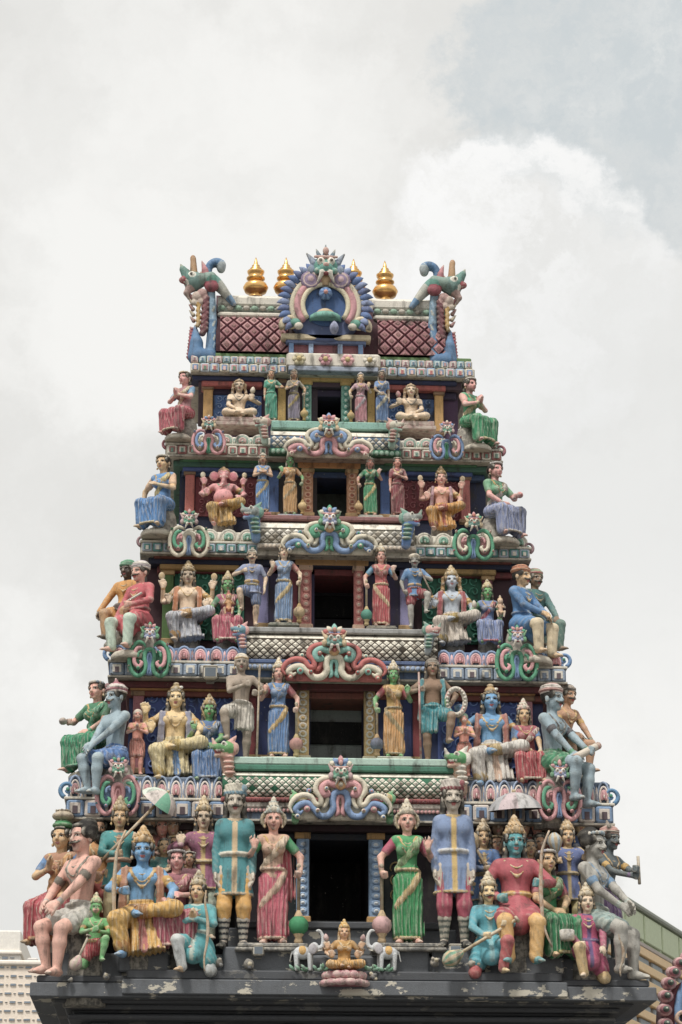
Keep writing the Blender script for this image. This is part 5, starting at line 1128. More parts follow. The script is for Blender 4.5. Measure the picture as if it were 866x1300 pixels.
st('standing woman in emerald green sari with mace, fourth storey', 470, 579, 656, 1.28, skin='coral', hat='low', hatc=('#b0a898', '#8f8470'), hair='long', garb=sari('#3f9468', '#c9b070'), aL='mace', aR='raise', props=[('mace', -.20, '#c9a870', '#b08a4e')], ped=(.2, .11, .05, '#a0a8a0'))
st('slim standing woman in dark maroon robe with one hand at chest, fourth storey', 505, 581, 656, 1.28, skin='coral', hat='tiara', hatc=('#8f8478', '#a89c8c'), hair='long', garb=sari('#8f4850', '#a8706a'), aR='chest', aL='hang', ped=(.14, .10, .05, '#c9c0b4'))
st('four-armed seated figure with tan crown and orange dhoti, fourth storey right', 561, 591, 680, 1.42, pose='lalR', sex='m', skin='pink', hat='kirita', hatc=('#b3905e', '#96743e'), hair='short', garb=dho('#cf9440', '#a8503a', band='#a8503a'), aL='open', aR=(.17, -.12, .06, 'rel'), extra=[(-1, 'high'), (1, 'high')], props=[('disc', 2, '#b99a68', '#a8853e'), ('disc', 3, '#b99a68', '#a8853e')], sash='#a87888')
st('seated woman in lavender sari with flower at right corner of fourth storey', 630, 587, 688, 1.12, pose='sit', yaw=32, skin='rose', hat='tiara', hatc=('#a8a4a8', '#8f8c94'), hair='bun', garb=sit('#8590b4', '#b8b0a8', '#5f9a74', s='#5f9a74'), aL='lap', aR=(.10, -.17, .12, 'fist'), props=[('bud', 'R', '#c4646c', '#6f8a5a')])
# third storey
st('orange-shirted figure in green turban leaning behind the red-shirted man', 160, 710, 818, 1.05, pose='sit', yaw=-28, hy=R(-35), sex='m', skin='dark', hat='turban', hatc=('#4f8f6c', '#6aa484'), hair='short', garb=dict(k='trousers', c='#b58a5a', b='#b58a5a', coat='#c98a2f', cb='#c98a2f'), aL=(-.25, -.1, .0, 'down'), aR='lap', ht=.25)
st('moustached man in red shirt and white turban seated at corner', 176, 711, 832, .62, pose='sit', yaw=-44, sex='m', skin='pink', moust=INK, hat='turban', hatc=('#d6cfc6', '#b9aeb4'), hair='short', garb=dict(k='trousers', c='#b9ccba', b='#a8b8a8', coat='#b8444e', cb='#c9605c', clf=2, belt='#8f3a40'), aL=(-.17, -.12, -.02, 'rel'), aR=(.08, -.16, .10, 'fist'), props=[('staff', (.02, -.2, .42), (.16, -.14, .50), .010, '#c9c4b8')], hy=R(20))
st('four-armed seated figure in white dhoti with orange shawl, third storey left', 237, 711, 822, .95, pose='lalR', sex='m', skin='cream', hat='kirita', hatc=('#c4ac80', '#a08450'), hair='long', garb=dho('#b9bcc6', '#c99a5a'), aL='open', aR=(.17, -.12, .07, 'up'), extra=[(-1, 'high'), (1, 'high')], props=[('disc', 2, '#b99c68', '#a8853e'), ('disc', 3, '#b99c68', '#a8853e')], sash='#c07848')
st('green-faced woman in pink sari with infant on her lap', 288, 724, 823, .88, pose='sit', skin='green', hat='kirita', hatc=('#c9b48c', '#a08858'), hair='long', garb=sit('#b8566a', '#d8c0b0', '#a0506a', s='#4f8f6a', pallu='#c8868c'), aL=(-.14, -.14, .04, 'rel'), aR=(.12, -.16, .03, 'rel'), props=[('child', .01, -.20, .40, '#cf9a62', '#b8584a')])
st('standing man in blue-grey tunic and cap with one knee raised, third storey left', 319, 697, 796, .82, pose='stepL', sex='m', skin='pale', moust='#3a3430', hat='band', hatc=('#cfc4ae', '#b4a88e'), hair='short', garb=dict(k='shorts', c='#7286b0', b='#b8a878', len=.75, coat='#8592b4', cb='#8592b4', clf=.75, clen=.07, belt='#c09a50'), aL=(-.12, -.13, .20, 'fist'), aR=(.16, -.06, .0, 'down'))
st('standing woman in pale blue sari with mace and tall crown, third storey', 360, 684, 793, .80, skin='pale', hat='kirita', hatc=CRM, hair='long', garb=sari('#7492b8', '#c4ac78', '#7c98bc', s='#b8685c'), aL='raise', aR='mace', props=[('mace', .19, '#b9a078', '#a88a52')], ped=(.18, .11, .035, '#5a6a60'))
st('standing woman in red sari with green mace and tall crown, third storey', 484, 689, 797, .80, skin='pink', hat='kirita', hatc=('#d6cdb8', '#b79c70'), hair='long', garb=sari('#b84a50', '#cdb088', '#b85a58', s='#4f8fb0'), aL='mace', aR='raise', props=[('mace', -.19, '#4f8f7c', '#b09a6a')], over=dict(mir=-1), ped=(.18, .11, .035, '#6a6a60'))
st('turbaned man in blue tunic and red shorts with one knee raised', 527, 702, 798, .82, pose='stepR', sex='m', skin='ash', moust=INK, hat='turban', hatc=('#cfc4b0', '#b0a48c'), hair='short', garb=dict(k='shorts', c='#a0404c', b='#8f3a44', len=.6, coat='#4f7fae', cb='#4f7fae', clf=.75, clen=.07, belt='#c9a060'), aL=(-.15, -.05, .0, 'fist'), aR=(.10, -.12, .20, 'fist'), props=[('staff', (.06, -.15, .78), (.22, -.16, .42), .012, '#7a5a3c')])
st('pale-blue seated figure with white dhoti and red shawl, third storey right', 574, 717, 827, .95, pose='lalR', sex='m', skin='paleblue', hat='kirita', hatc=('#cdb68a', '#a5874e'), hair='curl', hairc='#a8824a', garb=dho('#cbbfb2', '#b0944e'), aL='open', aR=(.17, -.10, .02, 'rel'), extra=[(-1, (-.24, -.04, .16, 'rel'))], sash='#a04a50')
st('green-faced woman in blue sari with tiny child on her knee', 620, 735, 824, .88, pose='sit', skin='green', hat='kirita', hatc=('#cdbc94', '#a08a58'), hair='long', garb=sit('#8292bc', '#b8566a', '#6f86b4', s='#5f9a68'), aL=(-.16, -.12, .10, 'up'), aR=(.14, -.16, .05, 'rel'), props=[('child', .13, -.20, .42, '#d8b090', '#c9a878'), ('bud', 'L', '#c9c0b0', '#a89a80')])
st('turbaned head and shoulders peering out behind blue-coated man, third storey', 681, 721, 832, 1.15, pose='sit', yaw=28, hy=R(30), sex='m', skin='brown', hat='turban', hatc=('#8f9a7c', '#a84a4c'), hair='short', moust=INK, garb=dict(k='trousers', c='#5f7f74', b='#5f7f74', coat='#4a7a78', cb='#4a7a78'), aL='lap', aR='knee')
st('moustached man in blue coat with orange turban seated at corner', 664, 716, 838, .62, pose='sit', yaw=48, hy=R(-8), sex='m', skin='tan', moust=INK, hat='turban', hatc=('#b5683c', '#c9885c'), hair='short', garb=dict(k='trousers', c='#d2bf9c', b='#c0ac88', coat='#3f78ac', cb='#a8b8c4', clf=2, belt='#3a6a9a'), aL=(-.02, -.19, .08, 'rel'), aR=(.06, -.22, .04, 'rel'))
# second storey
st('dark-haired woman in green skirt holding rattle at far left corner, second storey', 121, 864, 985, .50, pose='sit', yaw=-36, hy=R(-42), skin='pink', hat='tiara', hatc=('#7f98b0', '#b8b0a8'), hair='bun', garb=sit('#2f8f66', '#4fa07c', '#3f7f5c'), aL=(-.16, -.15, .14, 'fist'), aR='lap', props=[('bud', 'L', '#8f7a78', '#b09080')])
st('grey-blue seated man with pink and white striped turban, bare chest', 144, 860, 1016, .06, pose='sitn', yaw=-48, sex='m', skin='greyblue', moust=INK, hat='plume', hatc=('#d2c6c0', '#a05a68'), hair='short', garb=dict(k='shorts', c='#4f78b0', b='#5f86b8', len=.7), aL=(-.05, -.20, .03, 'rel'), aR=(.0, -.20, .06, 'rel'), hy=R(12), necklace=None)
st('little coral-pink monkey-faced figure with joined palms, left of cream dhoti', 173, 900, 985, .15, skin='coral', sex='m', hat='hood', hatc=('#d0c0b0', '#c9988a'), hair=None, head='monkey', garb=dict(k='shorts', c='#c97f70', b='#b8685c', len=.8, flap=1), aL='pray', aR='pray', hy=R(15), ped=(.16, .11, .06, '#4f5860'))
st('yellow-skinned seated figure in cream dhoti with blue band, crowned', 221, 866, 998, .42, pose='lalR', sex='m', skin='yellow', hat='knot', hatc=('#b59a68', '#8f7848'), hair='long', garb=dho('#d9c795', '#c4a860', band='#4f80b4'), aL=(-.18, -.12, .12, 'up'), aR='knee', extra=[(-1, 'high'), (1, 'high')], sash='#8f8fa4')
st('green-faced seated woman in blue dress, beside cream dhoti figure', 264, 880, 998, .38, pose='sit', skin='green', hat='kirita', hatc=('#c4a878', '#a08550'), hair='long', garb=sit('#5a7fb0', '#8fa4c0', '#4f6f9c', s='#3f5f90'), aL='raise', aR='lap', over=dict(pel=.35))
st('gaunt grey old man in white loincloth with headscarf and staff', 305, 829, 968, .28, pose='stepL', sex='m', skin='grey', hat='band', hatc=('#cfc4b0', '#b8924e'), hair='bald', garb=dict(k='shorts', c='#cbc4b8', b='#b8b0a4', len=.72, flap=1), aL=(.02, -.16, .19, 'fist'), aR=(.15, -.14, .12, 'fist'), props=[('staff', (.145, -.20, -.02), (.165, -.18, .88), .010, '#9a7f58')], hy=R(14), necklace=None)
st('standing woman in blue sari with gold sash and pink mace, second storey', 353, 834, 963, .28, skin='pink', hat='kirita', hatc=CRM, hair='long', garb=sari('#5a82b4', '#c4a468', '#5f86b4', s='#b05a60'), aL='raise', aR='mace', props=[('mace', .19, '#b8867c', '#b09a68')], ped=(.19, .12, .04, '#b9c0a8'))
st('green-faced standing woman in orange sari with dark mace, second storey', 500, 837, 963, .28, skin='green', hat='kirita', hatc=('#d0c4ac', '#b09a72'), hair='long', garb=sari('#cf9a5c', '#a8936a', '#b8944e', s='#a84450'), aL='mace', aR='raise', props=[('mace', -.19, '#6a6f80', '#a8885a')], over=dict(mir=-1), ped=(.19, .12, .04, '#b9c4b4'))
st('brown-skinned man in draped teal cloth with red staff, one knee raised', 550, 835, 970, .28, pose='stepR', sex='m', skin='brown', hat='hood', hatc=('#8f8478', '#6a6058'), hair='long', hairc='#3a332e', garb=dict(k='shorts', c='#3f8f98', b='#4a98a0', len=.7, flap=1), aL=(-.14, -.15, .18, 'fist'), aR=(.17, -.08, .06, 'fist'), props=[('staff', (-.135, -.21, -.03), (-.145, -.20, .84), .010, '#a8444a')], sash='#3f8f98', hy=R(-8), necklace=None)
st('little coral-pink figure with joined palms standing beside the flower garland', 590, 905, 988, .15, skin='coral', sex='m', hat='hood', hatc=('#8fae98', '#c9b0a0'), hair=None, head='monkey', garb=dict(k='shorts', c='#c97f70', b='#b8685c', len=.8, flap=1), aL='pray', aR='pray', hy=R(25), ped=(.16, .11, .06, '#5a646c'))
st('blue-skinned seated figure in white dhoti with crown, second storey right', 625, 868, 1006, .40, pose='lalR', sex='m', skin='blue', hat='knot', hatc=('#b8945e', '#8f7040'), hair='long', garb=dho('#cdc8c0', '#b8a070', band='#c9a890'), aL=(-.18, -.12, .12, 'up'), aR=(.16, -.10, .03, 'rel'), extra=[(-1, 'high')], sash='#a8685c')
st('seated woman in red sari beside blue-skinned figure, arm on knee', 672, 886, 1000, .30, pose='sit', skin='tan', hat='kirita', hatc=('#cfc6b4', '#c49a90'), hair='long', garb=sit('#b0444c', '#c9b8a4', '#a8505c', s='#4f80b4', pallu='#d2b8ac'), aL='lap', aR='knee', hy=R(-8), lean=(-.03, 0))
st('brown bare-armed figure with topknot leaning out at right corner, second storey', 716, 862, 985, .60, pose='sit', yaw=34, hy=R(25), sex='m', skin='mid', hat='plume', hatc=('#a89a8c', '#5f5650'), hair='short', moust=INK, garb=dict(k='shorts', c='#5f6a58', b='#5f6a58'), aL='lap', aR=(.16, -.18, -.03, 'down'), lean=(.05, 0))
st('grey-blue seated man holding long scroll, pale turban, right corner', 704, 866, 1028, .06, pose='sitn', yaw=50, sex='m', skin='greyblue', moust=INK, hat='turban', hatc=('#cfc4bc', '#b07a74'), hair='short', garb=dict(k='shorts', c='#3f8560', b='#5f9a78', len=.55), aL=(-.04, -.19, .02, 'rel'), aR=(.08, -.23, .06, 'fist'), props=[('roll', (-.10, -.22, .30), (.16, -.26, .43), .026, '#cdbfae', '#a8604e')], hy=R(-14), necklace='#4a4a52')
# first storey, front row
st('woman carrying stacked water pots on her head at bottom left corner', 74, 1022, 1205, -.10, pose='sit', yaw=-22, skin='tan', hat='pots', hatc=('#b5a48c', '#3f8f58'), hair='bun', garb=sit('#a8404a', '#c08a50', '#a8795a', s='#4f80b4'), aL='pray', aR='knee', hy=R(-42), over=dict(pel=.36))
st('muscular pink man with black hair and moustache seated at bottom left corner', 100, 1045, 1246, -.66, pose='sitn', yaw=-46, seat='#3a3d42', sex='m', skin='#dba592', moust=INK, hat='none', hair='big', garb=dict(k='shorts', c='#bdbab2', b='#a8a49c', len=.6), aL=(-.12, -.16, .06, 'rel'), aR=(.02, -.20, .03, 'rel'), hy=R(18), necklace='#6a6258', over=dict(pel=.37))
st('dark bearded man standing behind the muscular pink man', 122, 1040, 1200, .05, sex='m', skin='mid', moust='#15110e', beard='#15110e', hat='none', hair='big', garb=dict(k='trousers', c='#9a3f34', b='#7a3a30', top='#b8803f', topn='tunic'), aL='lap', aR='lap')
st('crowned figure in teal coat gripping the slanting parasol pole', 148, 1009, 1190, -.25, sex='m', skin='tan', hat='kirita', hatc=('#c9b48e', '#ab8c58'), hair='short', garb=dict(k='trousers', c='#d3c08e', b='#c0a870', coat='#3f9494', cb='#c09070', clf=2, clen=.12), aL=(-.02, -.17, .12, 'fist'), aR=(.16, -.14, .25, 'fist'), hy=R(8))
st('small green monkey-faced figure squatting with pink mace', 120, 1132, 1224, -.98, pose='kneelR', sex='m', skin='green', hat='kirita', hatc=('#c9b98f', '#8fa878'), hair=None, head='monkey', garb=dict(k='shorts', c='#b8444e', b='#c9a060', len=.5), aL=(-.02, -.15, .17, 'fist'), aR=(.03, -.14, .15, 'fist'), props=[('club', (-.17, -.20, .02), (-.06, -.17, .30), '#c9959a', '#b0a088')], over=dict(pel=.20))
st('blue-skinned crowned deity in orange dhoti with tall bow, bottom left group', 178, 1047, 1222, -.72, pose='lalR', seat='#3a3d42', sex='m', skin='blue', hat='kirita', hatc=('#cfa86c', '#a8803e'), hair='short', garb=dho('#d2a450', '#b07a3a', band='#b0605a'), aL=(-.12, -.19, .12, 'fist'), aR='knee', sash='#b07a5c', props=[('bow', -.13, -.23, .06, .86, -.03, '#b89468')])
st('seated woman in mauve-red sari beside blue-skinned bow holder', 222, 1078, 1212, -.62, pose='sit', seat='#3a3d42', skin='rose', hat='tiara', hatc=('#b8b0b0', '#9a9098'), hair='bun', garb=sit('#a85464', '#d0a094', '#9c5a64', pallu='#b8707a'), aL='lap', aR=(.05, -.17, .13, 'rel'), hy=R(10))
st('crowned figure in striped mauve coat pointing left, behind kneeling archer', 256, 1009, 1195, -.15, sex='m', skin='cream', hat='kirita', hatc=('#cdb892', '#ab8e5c'), hair='long', garb=dict(k='trousers', c='#a8b4a0', b='#a0a890', coat='#9c5a78', cb='#c4a86a', clf=2, clen=.12), aL=(-.17, -.16, .20, 'up'), aR='hang', hy=R(-18))
st('kneeling archer in teal tunic with joined palms and bow', 250, 1104, 1238, -.88, pose='kneelL', sex='m', skin='tan', hat='kirita', hatc=('#d0c2a4', '#b29a6c'), hair='long', garb=dict(k='trousers', c='#bfc4c4', b='#b0b0a8', coat='#4a9ea4', cb='#b0c0b4', clf=2), aL='pray', aR='pray', hy=R(-10), props=[('bow', .08, -.20, .0, .66, .05, '#a8875c')], yaw=-14)
st('soldier in teal coat, yellow breeches and striped socks standing at attention', 296, 994, 1205, -.78, pose='attn', wide=.80, sex='m', skin='#c0b3a2', moust=INK, hat='cap', hatc=('#bfb8a6', '#6f96a8'), hair='long', garb=dict(k='breeches', c='#d29c40', b='#d29c40', coat='#3f868c', cb='#c4a880', clf=2, clen=.17, belt='#c4bfae', socks=('#2a3038', '#b9b4a8'), long=1), aL='hang', aR='hang', necklace=None)
st('tall lady in pink-red sari with green mace, left of bottom doorway', 346, 1011, 1200, -.75, skin='pink', hat='kirita', hatc=('#cabfaa', '#9fa8a4'), hair='aura', hairc='#a89878', garb=sari('#c0586a', '#c9a890', '#c49a80', s='#2f8a58', pallu='#cbb49a', drape='#b8505e'), aL='raise', aR='mace', props=[('mace', .19, '#2f8a58', '#b79c74', -.06)], ped=(.26, .13, .06, '#54585c'))
st('tall lady in green sari with pink mace, right of bottom doorway', 518, 1013, 1200, -.75, skin='pink', hat='kirita', hatc=('#cdc0a6', '#a8a08c'), hair='aura', hairc='#a89878', garb=sari('#2f8f54', '#b8a070', '#3f9458', s='#a8385a', pallu='#8fae7a'), aL='mace', aR='raise', props=[('mace', -.20, '#c49a98', '#b79c74', -.06)], over=dict(mir=1), ped=(.26, .13, .06, '#54585c'))
st('soldier in blue coat, red breeches and striped socks standing at attention', 577, 988, 1204, -.78, pose='attn', wide=.80, sex='m', skin='#c0b3a2', moust=INK, hat='cap', hatc=('#c9bfb4', '#8a3a44'), hair='long', garb=dict(k='breeches', c='#a83a54', b='#a83a54', stripe=1, coat='#7288ae', cb='#c4a45e', clf=2, clen=.17, belt='#b9bcc0', socks=('#5f6660', '#b9b4a4'), long=1), aL='hang', aR='hang', necklace=None)
st('kneeling moustached man in teal tunic and red trousers holding long mace', 622, 1105, 1240, -.88, pose='kneelR', sex='m', skin='yellow', moust=INK, hat='kirita', hatc=('#cdbfa0', '#a8906a'), hair='long', garb=dict(k='trousers', c='#b04a4c', b='#b04a4c', coat='#4a9eac', cb='#7fb0b4', clf=2), aL=(-.06, -.17, .06, 'fist'), aR=(.12, -.18, .15, 'fist'), props=[('club', (-.27, -.22, .14), (.20, -.20, .44), '#3f8f6c', '#c4a878')])
st('crowned figure in blue coat behind, holding club beside blue-coated soldier', 616, 1038, 1195, -.10, sex='m', skin='tan', hat='kirita', hatc=('#c9b494', '#a88c60'), hair='long', garb=dict(k='trousers', c='#3f7a80', b='#3f7a80', coat='#4f78b0', cb='#b8a070', clf=2), aL=(-.02, -.18, .12, 'fist'), aR='chest', props=[('club', (-.10, -.16, .84), (.02, -.20, .58), '#c9ae80', '#b0905c')])
st('teal-skinned crowned deity in red tunic and orange trousers, bottom right group', 657, 1034, 1230, -.72, pose='sit', seat='#3a3d42', over=dict(pel=.37, fL=(-.075, -.20, .035), fR=(.085, -.20, .035)), sex='m', skin='teal', hat='kirita', hatc=('#c9a878', '#a5834e'), hair='long', garb=dict(k='trousers', c='#d3a45a', b='#c49a50', coat='#a8404c', cb='#b05058', clf=1.9, belt='#c49a50'), aL=(-.12, -.12, .06, 'fist'), aR=(.13, -.18, .14, 'fist'), props=[('bow', .15, -.23, .10, .84, -.03, '#a87c58')])
st('seated woman in green sari beside teal-skinned deity in red', 696, 1078, 1222, -.56, pose='sit', skin='tan', hat='tiara', hatc=('#8f96b4', '#b8b4b0'), hair='long', garb=sit('#2f8456', '#a8985a', '#2f8a58', s='#a84458', pallu='#7f9a70'), aL='lap', aR='lap', yaw=24, hy=R(-20), seat='#3a3d42')
st('crowned figure in blue coat holding a club and bow, behind kneeling magenta one', 724, 1036, 1195, -.20, sex='m', skin='tan', hat='kirita', hatc=('#cdb288', '#ab8850'), hair='short', garb=dict(k='trousers', c='#b0a068', b='#b0a068', coat='#5f6fa4', cb='#b8a070', clf=2), aL=(-.13, -.15, .18, 'fist'), aR=(.15, -.15, .21, 'fist'), props=[('club', (-.135, -.19, .80), (-.12, -.19, .66), '#9fb0bc', '#b0905c'), ('bow', .15, -.21, .30, .95, -.03, '#9a7858')])
st('kneeling figure in magenta tunic holding a white drum', 748, 1119, 1246, -.86, pose='kneelL', sex='m', skin='cream', hat='kirita', hatc=('#cfc0a4', '#b09a74'), hair='long', garb=dict(k='trousers', c='#d0b078', b='#c0a068', coat='#a83f66', cb='#5f4a78', clf=2), aL=(-.10, -.16, .05, 'fist'), aR=(.10, -.17, .02, 'rel'), props=[('pot', -.20, -.19, .37, .062, '#d2cec8', '#33302e'), ('bow', .20, -.18, .02, .42, .06, '#8a6a48')], hy=R(-6))
st('far right figure in pink turban stooping with a flute, bottom storey', 771, 1042, 1222, -.05, pose='stand', yaw=40, hy=R(25), sex='m', skin='#5f6a6e', moust=INK, hat='plume', hatc=('#b98a80', '#a89a8c'), hair='short', garb=dict(k='shorts', c='#7a5f8a', b='#7a5f8a'), aL=(-.02, -.24, .13, 'fist'), aR=(.02, -.26, .17, 'fist'), props=[('staff', (.02, -.33, .56), (.05, -.30, .78), .012, '#8f7a60')], lean=(0, -.05))
st('grey-blue man with black curls and tiara seated at bottom right corner', 757, 1054, 1246, -.66, pose='sitn', yaw=52, seat='#3a3d42', sex='m', skin='ash', moust=INK, hat='tiara', hatc=('#cfcac0', '#7f96a4'), hair='big', garb=dict(k='shorts', c='#8fa4a0', b='#a8b0a8', len=.6), aL=(-.02, -.18, .06, 'rel'), aR=(.02, -.24, .05, 'rel'), hy=R(-18), necklace='#5f86a8', over=dict(pel=.37))
# faces crowding behind
def crowd(label, px, top, skin, robe, hairc=INK, hat='none', hair='long', sex='f', beard=None, Y=.14, hgt=150, **k):
    figure('painted_statue', label, px, top, top+hgt, Y, pose='bust', skin=skin, sex=sex, hat=hat, hair=hair, hairc=hairc, moust=beard or False, beard=beard, garb=dict(k='trousers', c=robe, b=robe, coat=robe, cb=robe, clf=2), aL='chest', aR='chest', necklace=None, group='small statues crowding behind the front row', vox=.0145, **k)
crowd('bearded face under the slanting parasol pole, behind the blue-skinned bow holder', 187, 1033, 'mid', '#7a3a30', hair='big', beard='#15110e', sex='m')
crowd('dark-haired face in orange-brown robe beneath the open parasol', 203, 1038, 'coral', '#9a4a34')
crowd('face in brown robe between the parasol and the mauve-coated figure, upper row', 217, 1037, 'mid', '#8a4434', hair='short')
crowd('small face in teal robe above seated woman in mauve-red', 206, 1064, 'tan', '#3f7f7c', Y=-.10, hgt=135)
crowd('small crowned face just left of mauve-coated pointing figure', 220, 1060, 'mid', '#8f5a54', hat='tiara', hatc=('#c9a860', '#a8853e'), Y=-.06, hgt=135)
crowd('small woman peeking over the shoulder of seated mauve-red woman', 238, 1080, 'mid', '#7a4450', hat='tiara', hatc=('#b0a8a0', '#8f8880'), Y=-.30, hgt=122)
crowd('shadowed face with dark robe between mauve-coated figure and corner ornament', 235, 1036, 'brown', '#4a3a34', Y=.25)
crowd('face in blue robe behind the blue-coated club bearer, bottom right', 634, 1037, 'brown', '#3f5f90')
crowd('face in teal robe just right of the teal-skinned deity crown', 668, 1037, 'mid', '#2f6f7c')
crowd('face in red robe between teal-skinned deity and blue-coated bow bearer', 685, 1036, 'coral', '#8f3a34')
crowd('dark-bearded face in red robe left of blue-coated bow bearer', 701, 1040, 'mid', '#7a302c', sex='m', beard='#15110e', hair='short')
crowd('yellow face in blue robe right of blue-coated bow bearer', 740, 1034, 'yellow', '#34507c', hair='long')
crowd('small face with dark hair over right shoulder of teal-skinned deity', 676, 1066, 'tan', '#8f4a44', Y=-.15, hgt=130)
crowd('small face with black curls above seated green-sari woman', 689, 1060, 'mid', '#6a3a44', hair='big', Y=-.05, hgt=138)
crowd('woman with gold necklaces half hidden left of teal-skinned deity', 633, 1060, 'mid', '#3f6f9c', Y=.0, hgt=138, hat='tiara', hatc=('#c9a860', '#a8853e'))
# small golden goddess on a lotus, and two white elephants
gd = st('small golden goddess seated cross-legged on pink lotus, centre of the step', 437, 1166, 1234, -.98, pose='cross', skin='#d9a87c', hat='kirita', hatc=('#d6a83c', '#b8862c'), hair='long', hairc='#c4963a', garb=dict(k='dhoti', c='#cf9a4a', b='#c9963a', top='#b98a3e'), aL=(-.15, -.13, .08, 'up'), aR=(.15, -.13, .08, 'up'), extra=[(-1, (-.20, -.06, .21, 'up')), (1, (.20, -.06, .21, 'up'))], props=[('bud', 2, '#c98a94', '#8a9a60'), ('bud', 3, '#c98a94', '#8a9a60')])
M = MB(); M.lathe([(.25, -.02), (.26, -.05), (.21, -.08), (.18, -.11), (.25, -.14), (.275, -.17), (.25, -.20)], '#a85a68', 20); M.build('lotus_base', gd, STAT)
M = MB(); M.ball((0, -.225, 0), (.075, .045, .055), '#c98a92', 10, 6); pm = M.mesh('lotus_petal', STAT)
for i in range(14):
    link('lotus_petal', pm, gd, (0, 0, -.06), rz=i*math.tau/14); link('lotus_petal', pm, gd, (0, 0, -.165), rz=(i+.5)*math.tau/14, s=(1.15, 1.15, .9))
def elephant(px, top, bot, Y, sg, label):
    c = at(px, bot, Y); u = at(px, top, Y)[2]-c[2]; rt = empty('white_elephant', c, None, 0, u); tag(rt, label, 'elephant statue', 'white elephants either side of the golden goddess'); f = Fld(); s = sg; W_ = '#c3c6c8'
    f.ell((-s*.12, 0, .42), (.24, .14, .155), W_, .05); f.ell((s*.14, 0, .54), (.115, .11, .13), W_, .05)
    for dx, dy in ((-.28, -.08), (-.24, .09), (.03, -.08), (.07, .09)): f.cap((s*dx, dy, .36), (s*(dx+.01), dy, .03), .058, .042, W_, .02)
    P = smooth_path([(.24, .52), (.33, .58), (.35, .72), (.33, .84), (.27, .93), (.20, .93)], 4)
    for i in range(len(P)-1): f.cap((s*P[i][0], -.02, P[i][1]), (s*P[i+1][0], -.02, P[i+1][1]), .050-.0014*i, .049-.0014*i, W_, .02)
    f.ell((s*.10, -.13, .50), (.10, .03, .13), '#b4b0b4', .01); f.cap((s*.24, -.09, .46), (s*.33, -.11, .47), .022, .01, '#e0dccf', .01); f.cap((-s*.37, 0, .45), (-s*.42, 0, .22), .02, .014, W_, .01)
    f.paint((s*.21, -.11, .56), .02, INK)
    link('body', f.mesh('body', .013, STAT), rt)
    f = Fld(); f.ell((-s*.13, 0, .44), (.135, .155, .14), '#c99c4a', .02); f.ell((-s*.13, 0, .44), (.15, .15, .125), '#b98a70', .02); link('saddle_cloth', f.mesh('saddle_cloth', .014, STAT), rt)
    M = MB(); rr = random.Random(px)
    for i in range(16): leaf(M, (rr.uniform(-.42, .42), rr.uniform(-.25, .1), .0), rr.uniform(-1.4, 1.4), .17, .045, rr.choice(('#7fa890', '#8fae9a', '#5f9070')))
    M.build('leaf_base', rt, STAT)
elephant(391, 1178, 1233, -.95, 1, 'small white elephant with raised trunk, left of golden goddess'); elephant(486, 1178, 1233, -.95, -1, 'small white elephant with raised trunk, right of golden goddess')
# flower garland hung beside the brown man
c = at(579, 891, .10); u = abs(at(580, 891, .1)[0]-c[0]); rt = empty('flower_garland', c); tag(rt, 'oval white flower garland hanging beside the man in teal cloth', 'garland')
M = MB(); M.tube([(math.cos(q)*11.5*u, 0, math.sin(q)*17*u) for q in np.linspace(0, math.tau, 33)], 3.3*u, '#cfc0b4', 8, colf=lambda i, j: ('#d2c8bc', '#cfc6ba', '#c98f86', '#d0c8bc')[(i//2) % 4] if i not in (15, 16, 17) else '#5f9a60'); M.build('flower_ring', rt, STAT)
M = MB()
for q in np.linspace(0, math.tau, 22, endpoint=False): M.ball((math.cos(q)*11.5*u, -3*u, math.sin(q)*17*u), 2.2*u, '#d8d0c4', 6, 4)
M.build('flower_ring', rt, STAT)
# parasols
def parasol(px, py, rpx, Y, rot, p_end, cols, label, under):
    c = at(px, py, Y); u = abs(at(px+1, py, Y)[0]-c[0])*rpx; rt = empty('parasol', c); tag(rt, label, 'parasol'); Rm = Matrix.Rotation(rot[0], 3, 'X') if True else None; Rm = Matrix.Rotation(rot[1], 3, 'Y')@Rm
    M = MB(); N_ = 24; P = []
    for (r_, z_) in ((.02, .62), (.3, .58), (.6, .45), (.85, .22), (1.0, -.04)): P.append([tuple(Rm@Vector((r_*math.cos(q)*u*(1+.03*math.cos(8*q)*(r_ > .5)), r_*math.sin(q)*u, z_*u))) for q in np.linspace(0, math.tau, N_, endpoint=False)])
    M.grid(P, cols[0], closed=True, colf=lambda i, j: cols[(j//3) % len(cols)]); M.build('canopy', rt, STAT)
    M = MB(); M.grid([[tuple(np.array(p)*.965) for p in row] for row in P[::-1]], under, closed=True); M.grid([P[-1], [tuple(np.array(p)*.965) for p in P[-1]]], '#b59a86', closed=True); M.build('lining', rt, STAT)
    M = MB(); e = at(*p_end)-c; M.tube([np.array(Rm@Vector((0, 0, .55*u))), e], .02, '#b8935e', 8); M.build('pole', rt, STAT)
    M = MB(); M.ball(tuple(Rm@Vector((0, 0, .66*u))), .07*u, '#c9a860'); M.build('finial', rt, STAT)
parasol(203, 1019, 27, -.35, (R(20), R(38)), (118, 1104, -.52), ('#c9d4c4', '#d2c6be', '#6fae90', '#cfc0b8'), 'tilted parasol with pale green and pink panels above the crowded left group', '#5f3a30')
parasol(654, 1027, 34, -.35, (R(8), R(-4)), (652, 1110, -.30), ('#b9b6b4', '#a8a8aa', '#c0aeb0'), 'grey-white parasol above the teal-skinned deity on the right', '#46342f')
